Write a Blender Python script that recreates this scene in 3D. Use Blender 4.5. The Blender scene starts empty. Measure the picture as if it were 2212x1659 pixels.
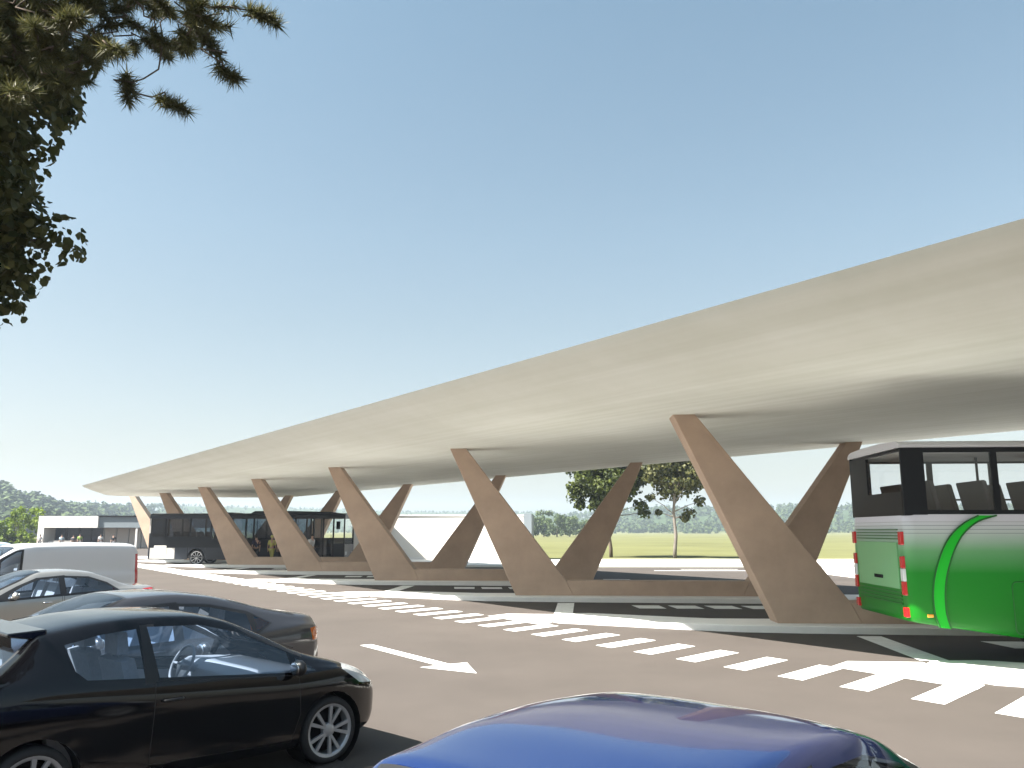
import bpy, bmesh, math, random
from mathutils import Vector, Matrix, noise
R = math.radians
sc = bpy.context.scene
COL = sc.collection

# ------------------------------------------------------------------ camera
CAM_H = 2.15
cam = bpy.data.cameras.new('camera')
cam.sensor_width = 36.0
cam.lens = 36.0 * 1800.0 / 2212.0
cam.clip_start = 0.05
cam.clip_end = 12000.0
cam_o = bpy.data.objects.new('camera', cam)
COL.objects.link(cam_o)
cam_o.location = (0, 0, CAM_H)
cam_o.rotation_euler = (R(90 + 10.0), 0, 0)
sc.camera = cam_o

# ------------------------------------------------------------------ sky, sun, exposure
SUN_EL = 49.0
RD = R(34.9)                                   # the road runs at 34.9 deg to the picture
NC, NS = math.cos(RD), math.sin(RD)            # n = across the road, u = along it
_sa = R(15.0)                                  # sun comes from -n, turned a little towards +u
SH = (-NC * math.cos(_sa) - NS * math.sin(_sa), -NS * math.cos(_sa) + NC * math.sin(_sa))
world = bpy.data.worlds.new('World')
sc.world = world
world.use_nodes = True
wn = world.node_tree.nodes
wl = world.node_tree.links
bg = wn['Background']
sky = wn.new('ShaderNodeTexSky')
sky.sky_type = 'NISHITA'
sky.sun_disc = False
sky.sun_elevation = R(SUN_EL)
sky.sun_rotation = math.atan2(SH[0], SH[1])
sky.altitude = 0
sky.air_density = 1.0
sky.dust_density = 2.2
sky.ozone_density = 1.0
hsv = wn.new('ShaderNodeHueSaturation')
hsv.inputs['Saturation'].default_value = 0.80
wl.new(sky.outputs[0], hsv.inputs['Color'])
tint = wn.new('ShaderNodeMix')
tint.data_type = 'RGBA'
tint.blend_type = 'MULTIPLY'
tint.inputs[0].default_value = 1.0
wtc = wn.new('ShaderNodeTexCoord')
wsx = wn.new('ShaderNodeSeparateXYZ')
wl.new(wtc.outputs['Generated'], wsx.inputs[0])
wrp = wn.new('ShaderNodeValToRGB')               # whiter towards the horizon, clearer blue overhead
we = wrp.color_ramp.elements
we[0].position = .08; we[0].color = (.90, .82, .725, 1)
we[1].position = .56; we[1].color = (.81, 1.0, .955, 1)
for _p, _c in ((.24, (.857, .885, .79)), (.34, (.857, .95, .87))):
    _e = we.new(_p); _e.color = (*_c, 1)
wl.new(wsx.outputs['Z'], wrp.inputs[0])
wl.new(wrp.outputs[0], tint.inputs[7])
wl.new(hsv.outputs[0], tint.inputs[6])
wl.new(tint.outputs[2], bg.inputs['Color'])
bg.inputs['Strength'].default_value = 0.0492
sun = bpy.data.lights.new('sun', 'SUN')
sun.energy = 5.0
sun.angle = R(0.5)
sun.color = (1.0, 0.95, 0.88)
sun_o = bpy.data.objects.new('sun', sun)
COL.objects.link(sun_o)
sd = Vector((SH[0] * math.cos(R(SUN_EL)), SH[1] * math.cos(R(SUN_EL)), math.sin(R(SUN_EL))))
sun_o.rotation_euler = sd.to_track_quat('Z', 'Y').to_euler()
sun_o.location = sd * 60
sc.view_settings.view_transform = 'Standard'
sc.view_settings.look = 'None'
sc.view_settings.exposure = 2.06
sc.view_settings.gamma = 1.0
sc.cycles.max_bounces = 12
sc.cycles.diffuse_bounces = 7
sc.cycles.transparent_max_bounces = 24
sc.cycles.volume_bounces = 1

# ------------------------------------------------------------------ helpers
def W(n, u, z=0.0):
    return Vector((n * NC - u * NS, n * NS + u * NC, z))

class MB:
    def __init__(s):
        s.v, s.f = [], []
    def add(s, vs, fs):
        b = len(s.v)
        s.v += [tuple(p) for p in vs]
        s.f += [tuple(i + b for i in f) for f in fs]
        return s
    def box(s, x0, x1, y0, y1, z0, z1):
        return s.add([(x0, y0, z0), (x1, y0, z0), (x1, y1, z0), (x0, y1, z0),
                      (x0, y0, z1), (x1, y0, z1), (x1, y1, z1), (x0, y1, z1)],
                     [(3, 2, 1, 0), (4, 5, 6, 7), (0, 1, 5, 4), (1, 2, 6, 5), (2, 3, 7, 6), (3, 0, 4, 7)])
    def hexa(s, b, t):
        return s.add(list(b) + list(t), [(3, 2, 1, 0), (4, 5, 6, 7), (0, 1, 5, 4), (1, 2, 6, 5), (2, 3, 7, 6), (3, 0, 4, 7)])
    def prism(s, poly, z0, z1):
        n = len(poly)
        return s.add([(p[0], p[1], z0) for p in poly] + [(p[0], p[1], z1) for p in poly],
                     [tuple(range(n - 1, -1, -1)), tuple(range(n, 2 * n))] +
                     [(i, (i + 1) % n, n + (i + 1) % n, n + i) for i in range(n)])
    def prism_y(s, poly, y0, y1):          # polygon in x, z
        n = len(poly)
        return s.add([(p[0], y0, p[1]) for p in poly] + [(p[0], y1, p[1]) for p in poly],
                     [tuple(range(n)), tuple(range(2 * n - 1, n - 1, -1))] +
                     [(i, n + i, n + (i + 1) % n, (i + 1) % n) for i in range(n)])
    def tube(s, pts, rad, k=8, cap=True):
        pts = [Vector(p) for p in pts]
        n = len(pts)
        if not hasattr(rad, '__len__'):
            rad = [rad] * n
        b = len(s.v)
        prev = None
        for i, p in enumerate(pts):
            t = (pts[min(i + 1, n - 1)] - pts[max(i - 1, 0)]).normalized()
            a = Vector((0, 0, 1)) if abs(t.z) < .9 else Vector((1, 0, 0))
            if prev is not None:
                a = prev
            e1 = (a - t * a.dot(t)).normalized()
            prev = e1
            e2 = t.cross(e1)
            for j in range(k):
                w = 2 * math.pi * j / k
                s.v.append(tuple(p + (e1 * math.cos(w) + e2 * math.sin(w)) * rad[i]))
        for i in range(n - 1):
            for j in range(k):
                s.f.append((b + i * k + j, b + i * k + (j + 1) % k, b + (i + 1) * k + (j + 1) % k, b + (i + 1) * k + j))
        if cap:
            s.f.append(tuple(b + j for j in range(k - 1, -1, -1)))
            s.f.append(tuple(b + (n - 1) * k + j for j in range(k)))
        return s
    def lathe_y(s, prof, c, k=32, closed=False):     # profile (radius, y) turned round the y axis through c
        b = len(s.v)
        for r, y in prof:
            for j in range(k):
                w = 2 * math.pi * j / k
                s.v.append((c[0] + r * math.cos(w), c[1] + y, c[2] + r * math.sin(w)))
        m = len(prof)
        for i in range(m - (0 if closed else 1)):
            i2 = (i + 1) % m
            for j in range(k):
                s.f.append((b + i * k + j, b + i * k + (j + 1) % k, b + i2 * k + (j + 1) % k, b + i2 * k + j))
        return s
    def ball(s, c, r, k=12, m=8):
        b = len(s.v)
        rx, ry, rz = r if hasattr(r, '__len__') else (r, r, r)
        for i in range(m + 1):
            a = math.pi * i / m
            for j in range(k):
                w = 2 * math.pi * j / k
                s.v.append((c[0] + rx * math.sin(a) * math.cos(w), c[1] + ry * math.sin(a) * math.sin(w), c[2] + rz * math.cos(a)))
        for i in range(m):
            for j in range(k):
                s.f.append((b + i * k + j, b + (i + 1) * k + j, b + (i + 1) * k + (j + 1) % k, b + i * k + (j + 1) % k))
        return s
    def build(s, name, m, parent=None, smooth=False, bevel=0.0, loc=None):
        me = bpy.data.meshes.new(name)
        me.from_pydata(s.v, [], s.f)
        me.validate()
        if smooth:
            me.polygons.foreach_set('use_smooth', [True] * len(me.polygons))
        if m:
            for q in (m if isinstance(m, (list, tuple)) else [m]):
                me.materials.append(q)
        o = bpy.data.objects.new(name, me)
        COL.objects.link(o)
        if parent:
            o.parent = parent
        if loc is not None:
            o.location = loc
        if bevel:
            bv = o.modifiers.new('edge', 'BEVEL')
            bv.width = bevel
            bv.segments = 2
            bv.limit_method = 'ANGLE'
        return o

def tag(o, label=None, cat=None, group=None, kind=None):
    if label: o['label'] = label
    if cat: o['category'] = cat
    if group: o['group'] = group
    if kind: o['kind'] = kind
    return o

def empty(name, loc=(0, 0, 0), rz=0.0):
    o = bpy.data.objects.new(name, None)
    o.empty_display_size = .3
    COL.objects.link(o)
    o.location = loc
    o.rotation_euler = (0, 0, rz)
    return o

def kids(o):
    return [c for c in bpy.data.objects if c.parent == o]

def copy_tree(o, parent=None):
    c = o.copy()
    COL.objects.link(c)
    if parent: c.parent = parent
    for ch in kids(o):
        copy_tree(ch, c)
    return c

def pchip(tab):
    xs = [p[0] for p in tab]; ys = [p[1] for p in tab]
    n = len(xs)
    d = [(ys[i + 1] - ys[i]) / (xs[i + 1] - xs[i]) for i in range(n - 1)]
    m = [d[0]] + [0 if d[i - 1] * d[i] <= 0 else 2 * d[i - 1] * d[i] / (d[i - 1] + d[i]) for i in range(1, n - 1)] + [d[-1]]
    def f(x):
        if x <= xs[0]: return ys[0]
        if x >= xs[-1]: return ys[-1]
        i = 0
        while x > xs[i + 1]: i += 1
        h = xs[i + 1] - xs[i]; t = (x - xs[i]) / h
        return ((1 + 2 * t) * (1 - t) ** 2 * ys[i] + t * (1 - t) ** 2 * h * m[i] +
                t * t * (3 - 2 * t) * ys[i + 1] + t * t * (t - 1) * h * m[i + 1])
    return f

# ------------------------------------------------------------------ materials
def pmat(name, col, rough=.6, metal=0.0, coat=0.0, spec=.5, noise_amt=0.0, nscale=4.0, bump=0.0, bscale=60.0, stretch=(1, 1, 1), detail=6):
    m = bpy.data.materials.new(name)
    m.use_nodes = True
    nt = m.node_tree
    p = nt.nodes['Principled BSDF']
    p.inputs['Base Color'].default_value = (*col, 1)
    p.inputs['Roughness'].default_value = rough
    p.inputs['Metallic'].default_value = metal
    p.inputs['Coat Weight'].default_value = coat
    p.inputs['Coat Roughness'].default_value = .03
    p.inputs['Specular IOR Level'].default_value = spec
    if noise_amt or bump:
        tc = nt.nodes.new('ShaderNodeTexCoord')
        mp = nt.nodes.new('ShaderNodeMapping')
        mp.inputs['Scale'].default_value = stretch
        nt.links.new(tc.outputs['Object'], mp.inputs[0])
    if noise_amt:
        nz = nt.nodes.new('ShaderNodeTexNoise')
        nz.inputs['Scale'].default_value = nscale
        nz.inputs['Detail'].default_value = detail
        nz.inputs['Roughness'].default_value = .65
        nt.links.new(mp.outputs[0], nz.inputs['Vector'])
        rp = nt.nodes.new('ShaderNodeValToRGB')
        rp.color_ramp.elements[0].position = .3
        rp.color_ramp.elements[1].position = .7
        rp.color_ramp.elements[0].color = (*[c * (1 - noise_amt) for c in col], 1)
        rp.color_ramp.elements[1].color = (*[min(1, c * (1 + noise_amt)) for c in col], 1)
        nt.links.new(nz.outputs[0], rp.inputs[0])
        nt.links.new(rp.outputs[0], p.inputs['Base Color'])
    if bump:
        n2 = nt.nodes.new('ShaderNodeTexNoise')
        n2.inputs['Scale'].default_value = bscale
        n2.inputs['Detail'].default_value = 4
        nt.links.new(mp.outputs[0], n2.inputs['Vector'])
        b = nt.nodes.new('ShaderNodeBump')
        b.inputs['Strength'].default_value = bump
        b.inputs['Distance'].default_value = .02
        nt.links.new(n2.outputs[0], b.inputs['Height'])
        nt.links.new(b.outputs[0], p.inputs['Normal'])
    return m

def glass_mat(name, tint=(.7, .78, .85), f=.12, mn=.04):
    m = bpy.data.materials.new(name)
    m.use_nodes = True
    nt = m.node_tree
    nt.nodes.clear()
    out = nt.nodes.new('ShaderNodeOutputMaterial')
    mix = nt.nodes.new('ShaderNodeMixShader')
    tr = nt.nodes.new('ShaderNodeBsdfTransparent')
    gl = nt.nodes.new('ShaderNodeBsdfGlossy')
    fr = nt.nodes.new('ShaderNodeLayerWeight')
    fr.inputs['Blend'].default_value = f
    mr = nt.nodes.new('ShaderNodeMapRange')
    mr.inputs['To Min'].default_value = mn
    mr.inputs['To Max'].default_value = .9
    tr.inputs[0].default_value = (*tint, 1)
    gl.inputs['Roughness'].default_value = .01
    gl.inputs['Color'].default_value = (.95, .97, 1, 1)
    nt.links.new(fr.outputs['Fresnel'], mr.inputs[0])
    nt.links.new(mr.outputs[0], mix.inputs[0])
    nt.links.new(tr.outputs[0], mix.inputs[1])
    nt.links.new(gl.outputs[0], mix.inputs[2])
    nt.links.new(mix.outputs[0], out.inputs[0])
    return m

def leaf_mat(name, c0, c1, trans=.25, rough=.55, scale=1.5):
    m = bpy.data.materials.new(name)
    m.use_nodes = True
    nt = m.node_tree
    p = nt.nodes['Principled BSDF']
    out = nt.nodes['Material Output']
    geo = nt.nodes.new('ShaderNodeNewGeometry')
    rp = nt.nodes.new('ShaderNodeValToRGB')
    rp.color_ramp.elements[0].color = (*c0, 1)
    rp.color_ramp.elements[1].color = (*c1, 1)
    nt.links.new(geo.outputs['Random Per Island'], rp.inputs[0])
    nt.links.new(rp.outputs[0], p.inputs['Base Color'])
    p.inputs['Roughness'].default_value = rough
    p.inputs['Specular IOR Level'].default_value = .3
    if trans:
        tl = nt.nodes.new('ShaderNodeBsdfTranslucent')
        nt.links.new(rp.outputs[0], tl.inputs[0])
        mx = nt.nodes.new('ShaderNodeMixShader')
        mx.inputs[0].default_value = trans
        nt.links.new(p.outputs[0], mx.inputs[1])
        nt.links.new(tl.outputs[0], mx.inputs[2])
        nt.links.new(mx.outputs[0], out.inputs[0])
    return m

M = {}
M['asphalt'] = pmat('asphalt', (.073, .0625, .0555), .9, noise_amt=.13, nscale=.35, bump=.25, bscale=90, spec=.25, detail=12)
M['paint_white'] = pmat('road paint', (.76, .76, .74), .7, noise_amt=.12, nscale=5, detail=10)
M['pave'] = pmat('pale paving', (.70, .67, .63), .8, noise_amt=.06, nscale=1.2)
M['kerb'] = pmat('pale kerb concrete', (.76, .75, .73), .75, noise_amt=.06, nscale=1.5, bump=.08, bscale=30)
M['field'] = pmat('meadow grass', (.122, .124, .052), .95, noise_amt=.22, nscale=.05, spec=.1)
M['hill'] = pmat('hill grass', (.05, .07, .025), .95, noise_amt=.3, nscale=.02, spec=.1)
M['column'] = pmat('brown concrete', (.45, .335, .258), .8, noise_amt=.12, nscale=.9, bump=.10, bscale=18, spec=.3)
M['white_wall'] = pmat('white render', (.72, .70, .66), .8, noise_amt=.03, nscale=.5)
M['grey_wall'] = pmat('grey cladding', (.17, .20, .22), .6)
M['brown_lattice'] = pmat('pale lattice', (.45, .41, .38), .7, noise_amt=.2, nscale=9, stretch=(1, 1, 3))
M['dark'] = pmat('matt black', (.006, .006, .0065), .8, spec=.12)
M['rubber'] = pmat('tyre rubber', (.018, .018, .019), .75, noise_amt=.2, nscale=20)
M['black_trim'] = pmat('black trim', (.014, .014, .015), .35)
M['alloy'] = pmat('alloy', (.42, .43, .45), .35, metal=.55)
M['chrome'] = pmat('chrome', (.75, .76, .78), .12, metal=1)
M['seat'] = pmat('seat cloth', (.30, .29, .29), .85, noise_amt=.1, nscale=30)
M['seat_pale'] = pmat('pale seat cloth', (.34, .33, .32), .85)
M['dash'] = pmat('dashboard plastic', (.34, .33, .33), .7)
M['carpet'] = pmat('carpet', (.05, .05, .055), .95)
M['glass'] = glass_mat('car glass', (.70, .80, .92), .16, .10)
M['glass_dark'] = glass_mat('tinted glass', (.40, .45, .52))
M['glass_clear'] = glass_mat('clear glass', (.98, .985, .99), .02)
M['lamp'] = pmat('lamp lens', (.55, .58, .60), .08, coat=1, spec=.8)
M['red_lens'] = pmat('red lens', (.42, .012, .012), .15, coat=1)
M['orange_lens'] = pmat('orange lens', (.62, .14, .012), .15, coat=1)
M['amber'] = pmat('amber lens', (.7, .30, .03), .2, coat=1)
M['bark'] = pmat('bark', (.10, .075, .055), .95, noise_amt=.35, nscale=6, stretch=(1, 1, .2), bump=.5, bscale=14)
M['bark_pale'] = pmat('pale bark', (.16, .14, .12), .95, noise_amt=.3, nscale=4, stretch=(1, 1, .25))

# canopy concrete: long board marks and weathering streaks
def canopy_mat():
    m = pmat('board-marked concrete', (.60, .59, .52), .85, spec=.2)
    nt = m.node_tree
    p = nt.nodes['Principled BSDF']
    tc = nt.nodes.new('ShaderNodeTexCoord')
    mp = nt.nodes.new('ShaderNodeMapping')
    mp.inputs['Scale'].default_value = (2.2, .05, 2.2)
    nt.links.new(tc.outputs['Object'], mp.inputs[0])
    n1 = nt.nodes.new('ShaderNodeTexNoise'); n1.inputs['Scale'].default_value = 1.6; n1.inputs['Detail'].default_value = 8
    nt.links.new(mp.outputs[0], n1.inputs['Vector'])
    n2 = nt.nodes.new('ShaderNodeTexNoise'); n2.inputs['Scale'].default_value = .45; n2.inputs['Detail'].default_value = 10; n2.inputs['Roughness'].default_value = .7
    nt.links.new(tc.outputs['Object'], n2.inputs['Vector'])
    r1 = nt.nodes.new('ShaderNodeValToRGB')
    r1.color_ramp.elements[0].position = .3; r1.color_ramp.elements[1].position = .72
    r1.color_ramp.elements[0].color = (.71, .725, .665, 1); r1.color_ramp.elements[1].color = (.80, .815, .77, 1)
    nt.links.new(n1.outputs[0], r1.inputs[0])
    r2 = nt.nodes.new('ShaderNodeValToRGB')
    r2.color_ramp.elements[0].position = .35; r2.color_ramp.elements[1].position = .65
    r2.color_ramp.elements[0].color = (.93, .93, .91, 1); r2.color_ramp.elements[1].color = (1, 1, 1, 1)
    nt.links.new(n2.outputs[0], r2.inputs[0])
    mx = nt.nodes.new('ShaderNodeMix'); mx.data_type = 'RGBA'; mx.blend_type = 'MULTIPLY'
    mx.inputs[0].default_value = 1
    nt.links.new(r1.outputs[0], mx.inputs[6]); nt.links.new(r2.outputs[0], mx.inputs[7])
    nt.links.new(mx.outputs[2], p.inputs['Base Color'])
    return m
M['canopy'] = canopy_mat()

def car_paint(name, col, metal=.0, rough=.3, flake=0.0):
    return pmat(name, col, rough, metal=metal, coat=1.0, spec=.5)

# ------------------------------------------------------------------ ground, road, paving
def sheet(name, poly, z, m, kind='structure'):
    mb = MB().add([(p[0], p[1], z) for p in poly], [tuple(range(len(poly)))])
    o = mb.build(name, m)
    o['kind'] = kind
    return o

# one terrain sheet out to the horizon, with the hills rising from it
PXF, PXC = 1800.0, 1106.0
RIDGE = [(-1500, 1010, 520), (-400, 1015, 500), (0, 1040, 500), (60, 1056, 500), (130, 1080, 520), (200, 1092, 620), (330, 1094, 800),
         (420, 1094, 1300), (600, 1098, 1500), (900, 1106, 1600), (1130, 1108, 1500), (1240, 1106, 1150), (1330, 1098, 1000),
         (1450, 1092, 950), (1560, 1090, 950), (1700, 1087, 950), (1830, 1089, 950), (2212, 1085, 950), (3600, 1060, 950)]
RY = pchip([(p[0], p[1]) for p in RIDGE]); RDI = pchip([(p[0], p[2]) for p in RIDGE])
def hill_z(az_x, d):
    """ground height at direction az_x (tangent * f + centre) and depth d"""
    dr = RDI(az_x)
    d0 = dr * (.74 if az_x > 1200 else .6)
    top = max(1.0, CAM_H + (1147 - RY(az_x)) * dr / PXF - (8 if az_x < 350 or az_x > 1180 else 1))
    if d <= d0: return 0.0
    t = min(1, (d - d0) / (dr - d0))
    t = t * t * (3 - 2 * t)
    return top * t + 1.8 * t * noise.noise(Vector((az_x * .006, d * .01, 3)))
vs, fs = [], []
AZ = [-2600, -2200] + list(range(-1900, 4300, 40)) + [4700, 5200]
DD = [-60, 3, 10, 30, 60, 90, 130, 180, 240, 300, 350, 400, 440, 480, 520, 570, 620, 680, 740, 800, 860, 920, 980, 1060, 1150, 1260, 1380, 1500, 1650, 2000, 3000, 6000]
for d in DD:
    for a in AZ:
        if d < 4:
            vs.append(((a - PXC) * .08, d, -.03))
        else:
            vs.append(((a - PXC) / PXF * d * 1.02 + (a - PXC) * .08 * max(0, 1 - d / 90), d, hill_z(a, d) - .03))
na = len(AZ)
for i in range(len(DD) - 1):
    for j in range(na - 1):
        fs.append((i * na + j, i * na + j + 1, (i + 1) * na + j + 1, (i + 1) * na + j))
_nt = M['field'].node_tree                  # rough dark hill pasture takes over above the flat meadow
_p = _nt.nodes['Principled BSDF']
_src = _p.inputs['Base Color'].links[0].from_socket
_geo = _nt.nodes.new('ShaderNodeNewGeometry'); _sep = _nt.nodes.new('ShaderNodeSeparateXYZ')
_nt.links.new(_geo.outputs['Position'], _sep.inputs[0])
_mr = _nt.nodes.new('ShaderNodeMapRange'); _mr.inputs['From Min'].default_value = .3; _mr.inputs['From Max'].default_value = 3.0
_nt.links.new(_sep.outputs['Z'], _mr.inputs[0])
_mx = _nt.nodes.new('ShaderNodeMix'); _mx.data_type = 'RGBA'
_nt.links.new(_mr.outputs[0], _mx.inputs[0]); _nt.links.new(_src, _mx.inputs[6]); _mx.inputs[7].default_value = (.035, .055, .022, 1)
_nt.links.new(_mx.outputs[2], _p.inputs['Base Color'])
g = MB().add(vs, fs).build('field_terrain', M['field'], smooth=True)
g['kind'] = 'structure'

sheet('asphalt_road', [(-150, -50), (160, -50), (160, 49.5), (-13.5, 51.2), (-13.5, 118), (-150, 118)], 0.0, M['asphalt'])
pv = MB().prism([(-13.5, 52.2), (160, 50.3), (160, 62.3), (2, 63.4), (-13.5, 64.2)], -.02, .09).build('pavement', M['pave'])
pv['kind'] = 'structure'
pr_ = MB().prism([(16.0, 37.0), (13.2, 30.0), (13.6, 23.5), (160, 8), (160, 49.9), (15.6, 50.8)], -.02, .012).build('bounce_apron', M['pave'])  # pale paving, added beyond the visible part to bounce light under the canopy
pr_['kind'] = 'structure'
kb = MB().prism([(-13.5, 52.0), (160, 50.1), (160, 50.3), (-13.5, 52.2)], -.02, .10).build('pavement_kerb', M['kerb'])
kb['kind'] = 'structure'

# dashes along the lane edge, the arrow, the bay lines
dm = MB()
for k in range(-8, 62):
    bx, by = 2.19 - k * 1.045 * NS, 15.65 + k * 1.045 * NC
    a = (bx, by); b = (bx + 1.02, by + 1.08); sx, sy = .255, -.36
    dm.add([(a[0], a[1], .004), (a[0] + sx, a[1] + sy, .004), (b[0] + sx, b[1] + sy, .004), (b[0], b[1], .004)], [(0, 1, 2, 3)])
dm.build('lane_marking', M['paint_white'])['kind'] = 'structure'
ar = MB()
tip = Vector((-.54, 13.34)); au = Vector((-NS, NC)); an = Vector((NC, NS))
def ap(a, l): 
    p = tip + au * a + an * l
    return (p.x, p.y, .004)
ar.add([ap(3.95, -.12), ap(3.95, .12), ap(1.0, .12), ap(1.0, -.12)], [(0, 1, 2, 3)])
ar.add([ap(1.0, -.44), ap(1.0, .44), ap(0, 0)], [(0, 1, 2)])
ar.build('arrow_marking', M['paint_white'])['kind'] = 'structure'

# ------------------------------------------------------------------ islands, columns, canopy
STEP = Vector((-5.74, 8.07))
B0 = Vector((5.83, 18.95))
TH = R(3.2)
E1 = Vector((math.cos(TH), -math.sin(TH)))           # along an island
E2 = Vector((math.sin(TH), math.cos(TH)))            # away from the camera
def isl(b, x, y):
    p = b + E1 * x + E2 * y
    return (p.x, p.y)
KZ = .15
bays = MB()
NFR = 7
for i in range(-1, NFR):
    b = B0 + STEP * i
    def K(x, y): return isl(b, x, y)
    front = [K(-5.0, 3.0), K(-5.0, 1.55), K(-4.8, 1.18), K(-1.7, -.12), K(-.9, -.38), K(.4, -.55), K(2.5, -.68), K(12.2, -1.05)]
    back = [K(13.6, -.3), K(13.0, .6), K(12.0, .95), K(-1.3, 1.0), K(-3.7, 3.28), K(-4.0, 3.4), K(-4.8, 3.3)]
    pr = MB().prism(front + back, -.02, KZ)
    nf, nb = len(front), len(back)
    low = {0, 1, 2, nf + nb - 1, nf + nb - 2, nf + nb - 3}
    pr.v = [(p[0], p[1], .03 if (q >= nf + nb and q - nf - nb in low) else p[2]) for q, p in enumerate(pr.v)]
    o = pr.build('platform_island', M['kerb'], bevel=.02)
    o['kind'] = 'structure'
    # bay line from this kerb towards the previous bay, and the painted nose patch
    l = [K(1.35, -1.0), K(1.85, -1.0), K(1.75, -4.35), K(1.26, -4.3)]
    bays.add([(p[0], p[1], .008) for p in l], [(0, 1, 2, 3)])
    q = [K(-6.62, 2.70), K(-6.16, 3.30), K(-4.95, 3.26), K(-4.97, 1.16), K(-5.25, .80)]
    bays.add([(p[0], p[1], .008) for p in q], [tuple(range(len(q)))])
    for k in range(4):                               # short marks in the bay
        x0 = 3.5 + k * 1.05
        l = [K(x0, -1.7), K(x0 + .80, -1.7), K(x0 + .90, -2.7), K(x0 + .14, -2.7)]
        bays.add([(p[0], p[1], .008) for p in l], [(0, 1, 2, 3)])
bays.build('bay_marking', M['paint_white'])['kind'] = 'structure'
# pale marks on the far side road
fm = MB()
for (x, y, w, h) in ((7.8, 46.6, 5.4, .35), (14.2, 45.2, 6, .35), (14.5, 47.6, 7.5, .3), (9.6, 48.3, 3.2, .25), (2.2, 38.6, 1.5, .3), (4.1, 38.3, 1.2, .3), (20, 43.0, 6, .35), (16, 40.6, 1.6, .5), (18.6, 40.3, 1.6, .5), (26, 44.6, 6, .3)):
    fm.add([(x, y, .006), (x + w, y - .08, .006), (x + w, y - .08 + h, .006), (x, y + h, .006)], [(0, 1, 2, 3)])
fm.build('far_road_marking', M['paint_white'])['kind'] = 'structure'

can = empty('bus_station_canopy', W(14, 22))
tag(can, 'long pale concrete canopy tapering to a point above the bus bays on brown slanting columns', 'canopy')
can.rotation_euler = (0, 0, RD)
# section across the road: (n, z) underside, front to back
UND = [(9.5, 5.50), (9.62, 5.40), (9.9, 5.28), (10.3, 5.13), (10.8, 4.96), (11.2, 4.83), (11.7, 4.79), (12.4, 4.77), (13.5, 4.79), (15, 4.80), (17, 4.82),
       (19, 4.84), (21, 4.87), (23, 4.91), (24.6, 4.96), (25.8, 5.02), (26.2, 5.06)]
TOP = [(26.2, 5.13), (24, 5.42), (20, 5.68), (16, 5.80), (13, 5.76), (11, 5.62), (10, 5.54)]
# resample the underside smoothly
fz = pchip(UND)
und = []
nn = 46
for i in range(nn + 1):
    t = i / nn
    x = 9.5 + 16.7 * (t ** 1.7)
    und.append((x, fz(x)))
sec = und + TOP
vs, fs = [], []
us = [70.0] + [69 - i * 3 for i in range(29)] + [-16.0]
m = len(sec)
c0 = Vector((14, 22))
for u in us:
    for (n, z) in sec:
        vs.append((n - 14, u - 22, z))
for i in range(len(us) - 1):
    for j in range(m):
        j2 = (j + 1) % m
        fs.append((i * m + j, (i + 1) * m + j, (i + 1) * m + j2, i * m + j2))
fs.append(tuple(range(m)))
fs.append(tuple((len(us) - 1) * m + j for j in range(m - 1, -1, -1)))
roof = MB().add(vs, fs).build('roof', M['canopy'], can)
me = roof.data
for p in me.polygons:
    p.use_smooth = len(p.vertices) == 4
me.set_sharp_from_angle(angle=R(35))

# U-shaped frames: a slanting column at each end of a low bench wall
LEN, LEAN, TOPZ, TK = 8.95, 2.15, 4.98, .72
CAN_INV = (Matrix.Translation(can.location) @ Matrix.Rotation(RD, 4, 'Z')).inverted()
for i in range(NFR):
    b = B0 + STEP * i
    mw = Matrix.Translation((b.x, b.y, 0)) @ Matrix.Rotation(-TH, 4, 'Z')
    def fpart(poly, name, y0=0.0, y1=TK):
        o = MB().prism_y(poly, y0, y1).build(name, M['column'], can, bevel=.02)
        o.matrix_basis = CAN_INV @ mw
        return o
    zt = TOPZ
    fpart([(.03, KZ - .02), (1.85, KZ - .02), (1.62, .60), (-LEAN + .40, zt), (-LEAN - .05, zt)], 'column')
    fpart([(LEN - 1.85, KZ - .02), (LEN - .03, KZ - .02), (LEN + LEAN + .05, zt + .12), (LEN + LEAN - .40, zt + .12), (LEN - 1.62, .60)], 'column')
    fpart([(1.851, KZ - .02), (LEN - 1.851, KZ - .02), (LEN - 1.621, .60), (1.621, .60)], 'bench_wall', .003, TK - .003)
# ------------------------------------------------------------------ cars
def catmull(pts, k):
    out = []
    n = len(pts)
    for i in range(n - 1):
        p0 = pts[max(i - 1, 0)]; p1 = pts[i]; p2 = pts[i + 1]; p3 = pts[min(i + 2, n - 1)]
        for q in range(k):
            t = q / k
            out.append(tuple(.5 * (2 * p1[a] + (p2[a] - p0[a]) * t + (2 * p0[a] - 5 * p1[a] + 4 * p2[a] - p3[a]) * t * t + (3 * p1[a] - p0[a] - 3 * p2[a] + p3[a]) * t ** 3) for a in (0, 1)))
    out.append(pts[-1])
    return out

def inset(poly, d):
    """shrink (d > 0) or grow a convex polygon"""
    n = len(poly)
    ar_ = sum(poly[i][0] * poly[(i + 1) % n][1] - poly[(i + 1) % n][0] * poly[i][1] for i in range(n))
    sg = 1 if ar_ > 0 else -1
    ln = []
    for i in range(n):
        p, q = Vector(poly[i]), Vector(poly[(i + 1) % n])
        e = (q - p).normalized()
        ln.append((p + Vector((-e.y, e.x)) * d * sg, e))
    out = []
    for i in range(n):
        (p, e), (q, f) = ln[i - 1], ln[i]
        den = e.x * f.y - e.y * f.x
        if abs(den) < 1e-6:
            out.append(tuple(q)); continue
        t = ((q.x - p.x) * f.y - (q.y - p.y) * f.x) / den
        out.append(tuple(p + e * t))
    return out

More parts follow.
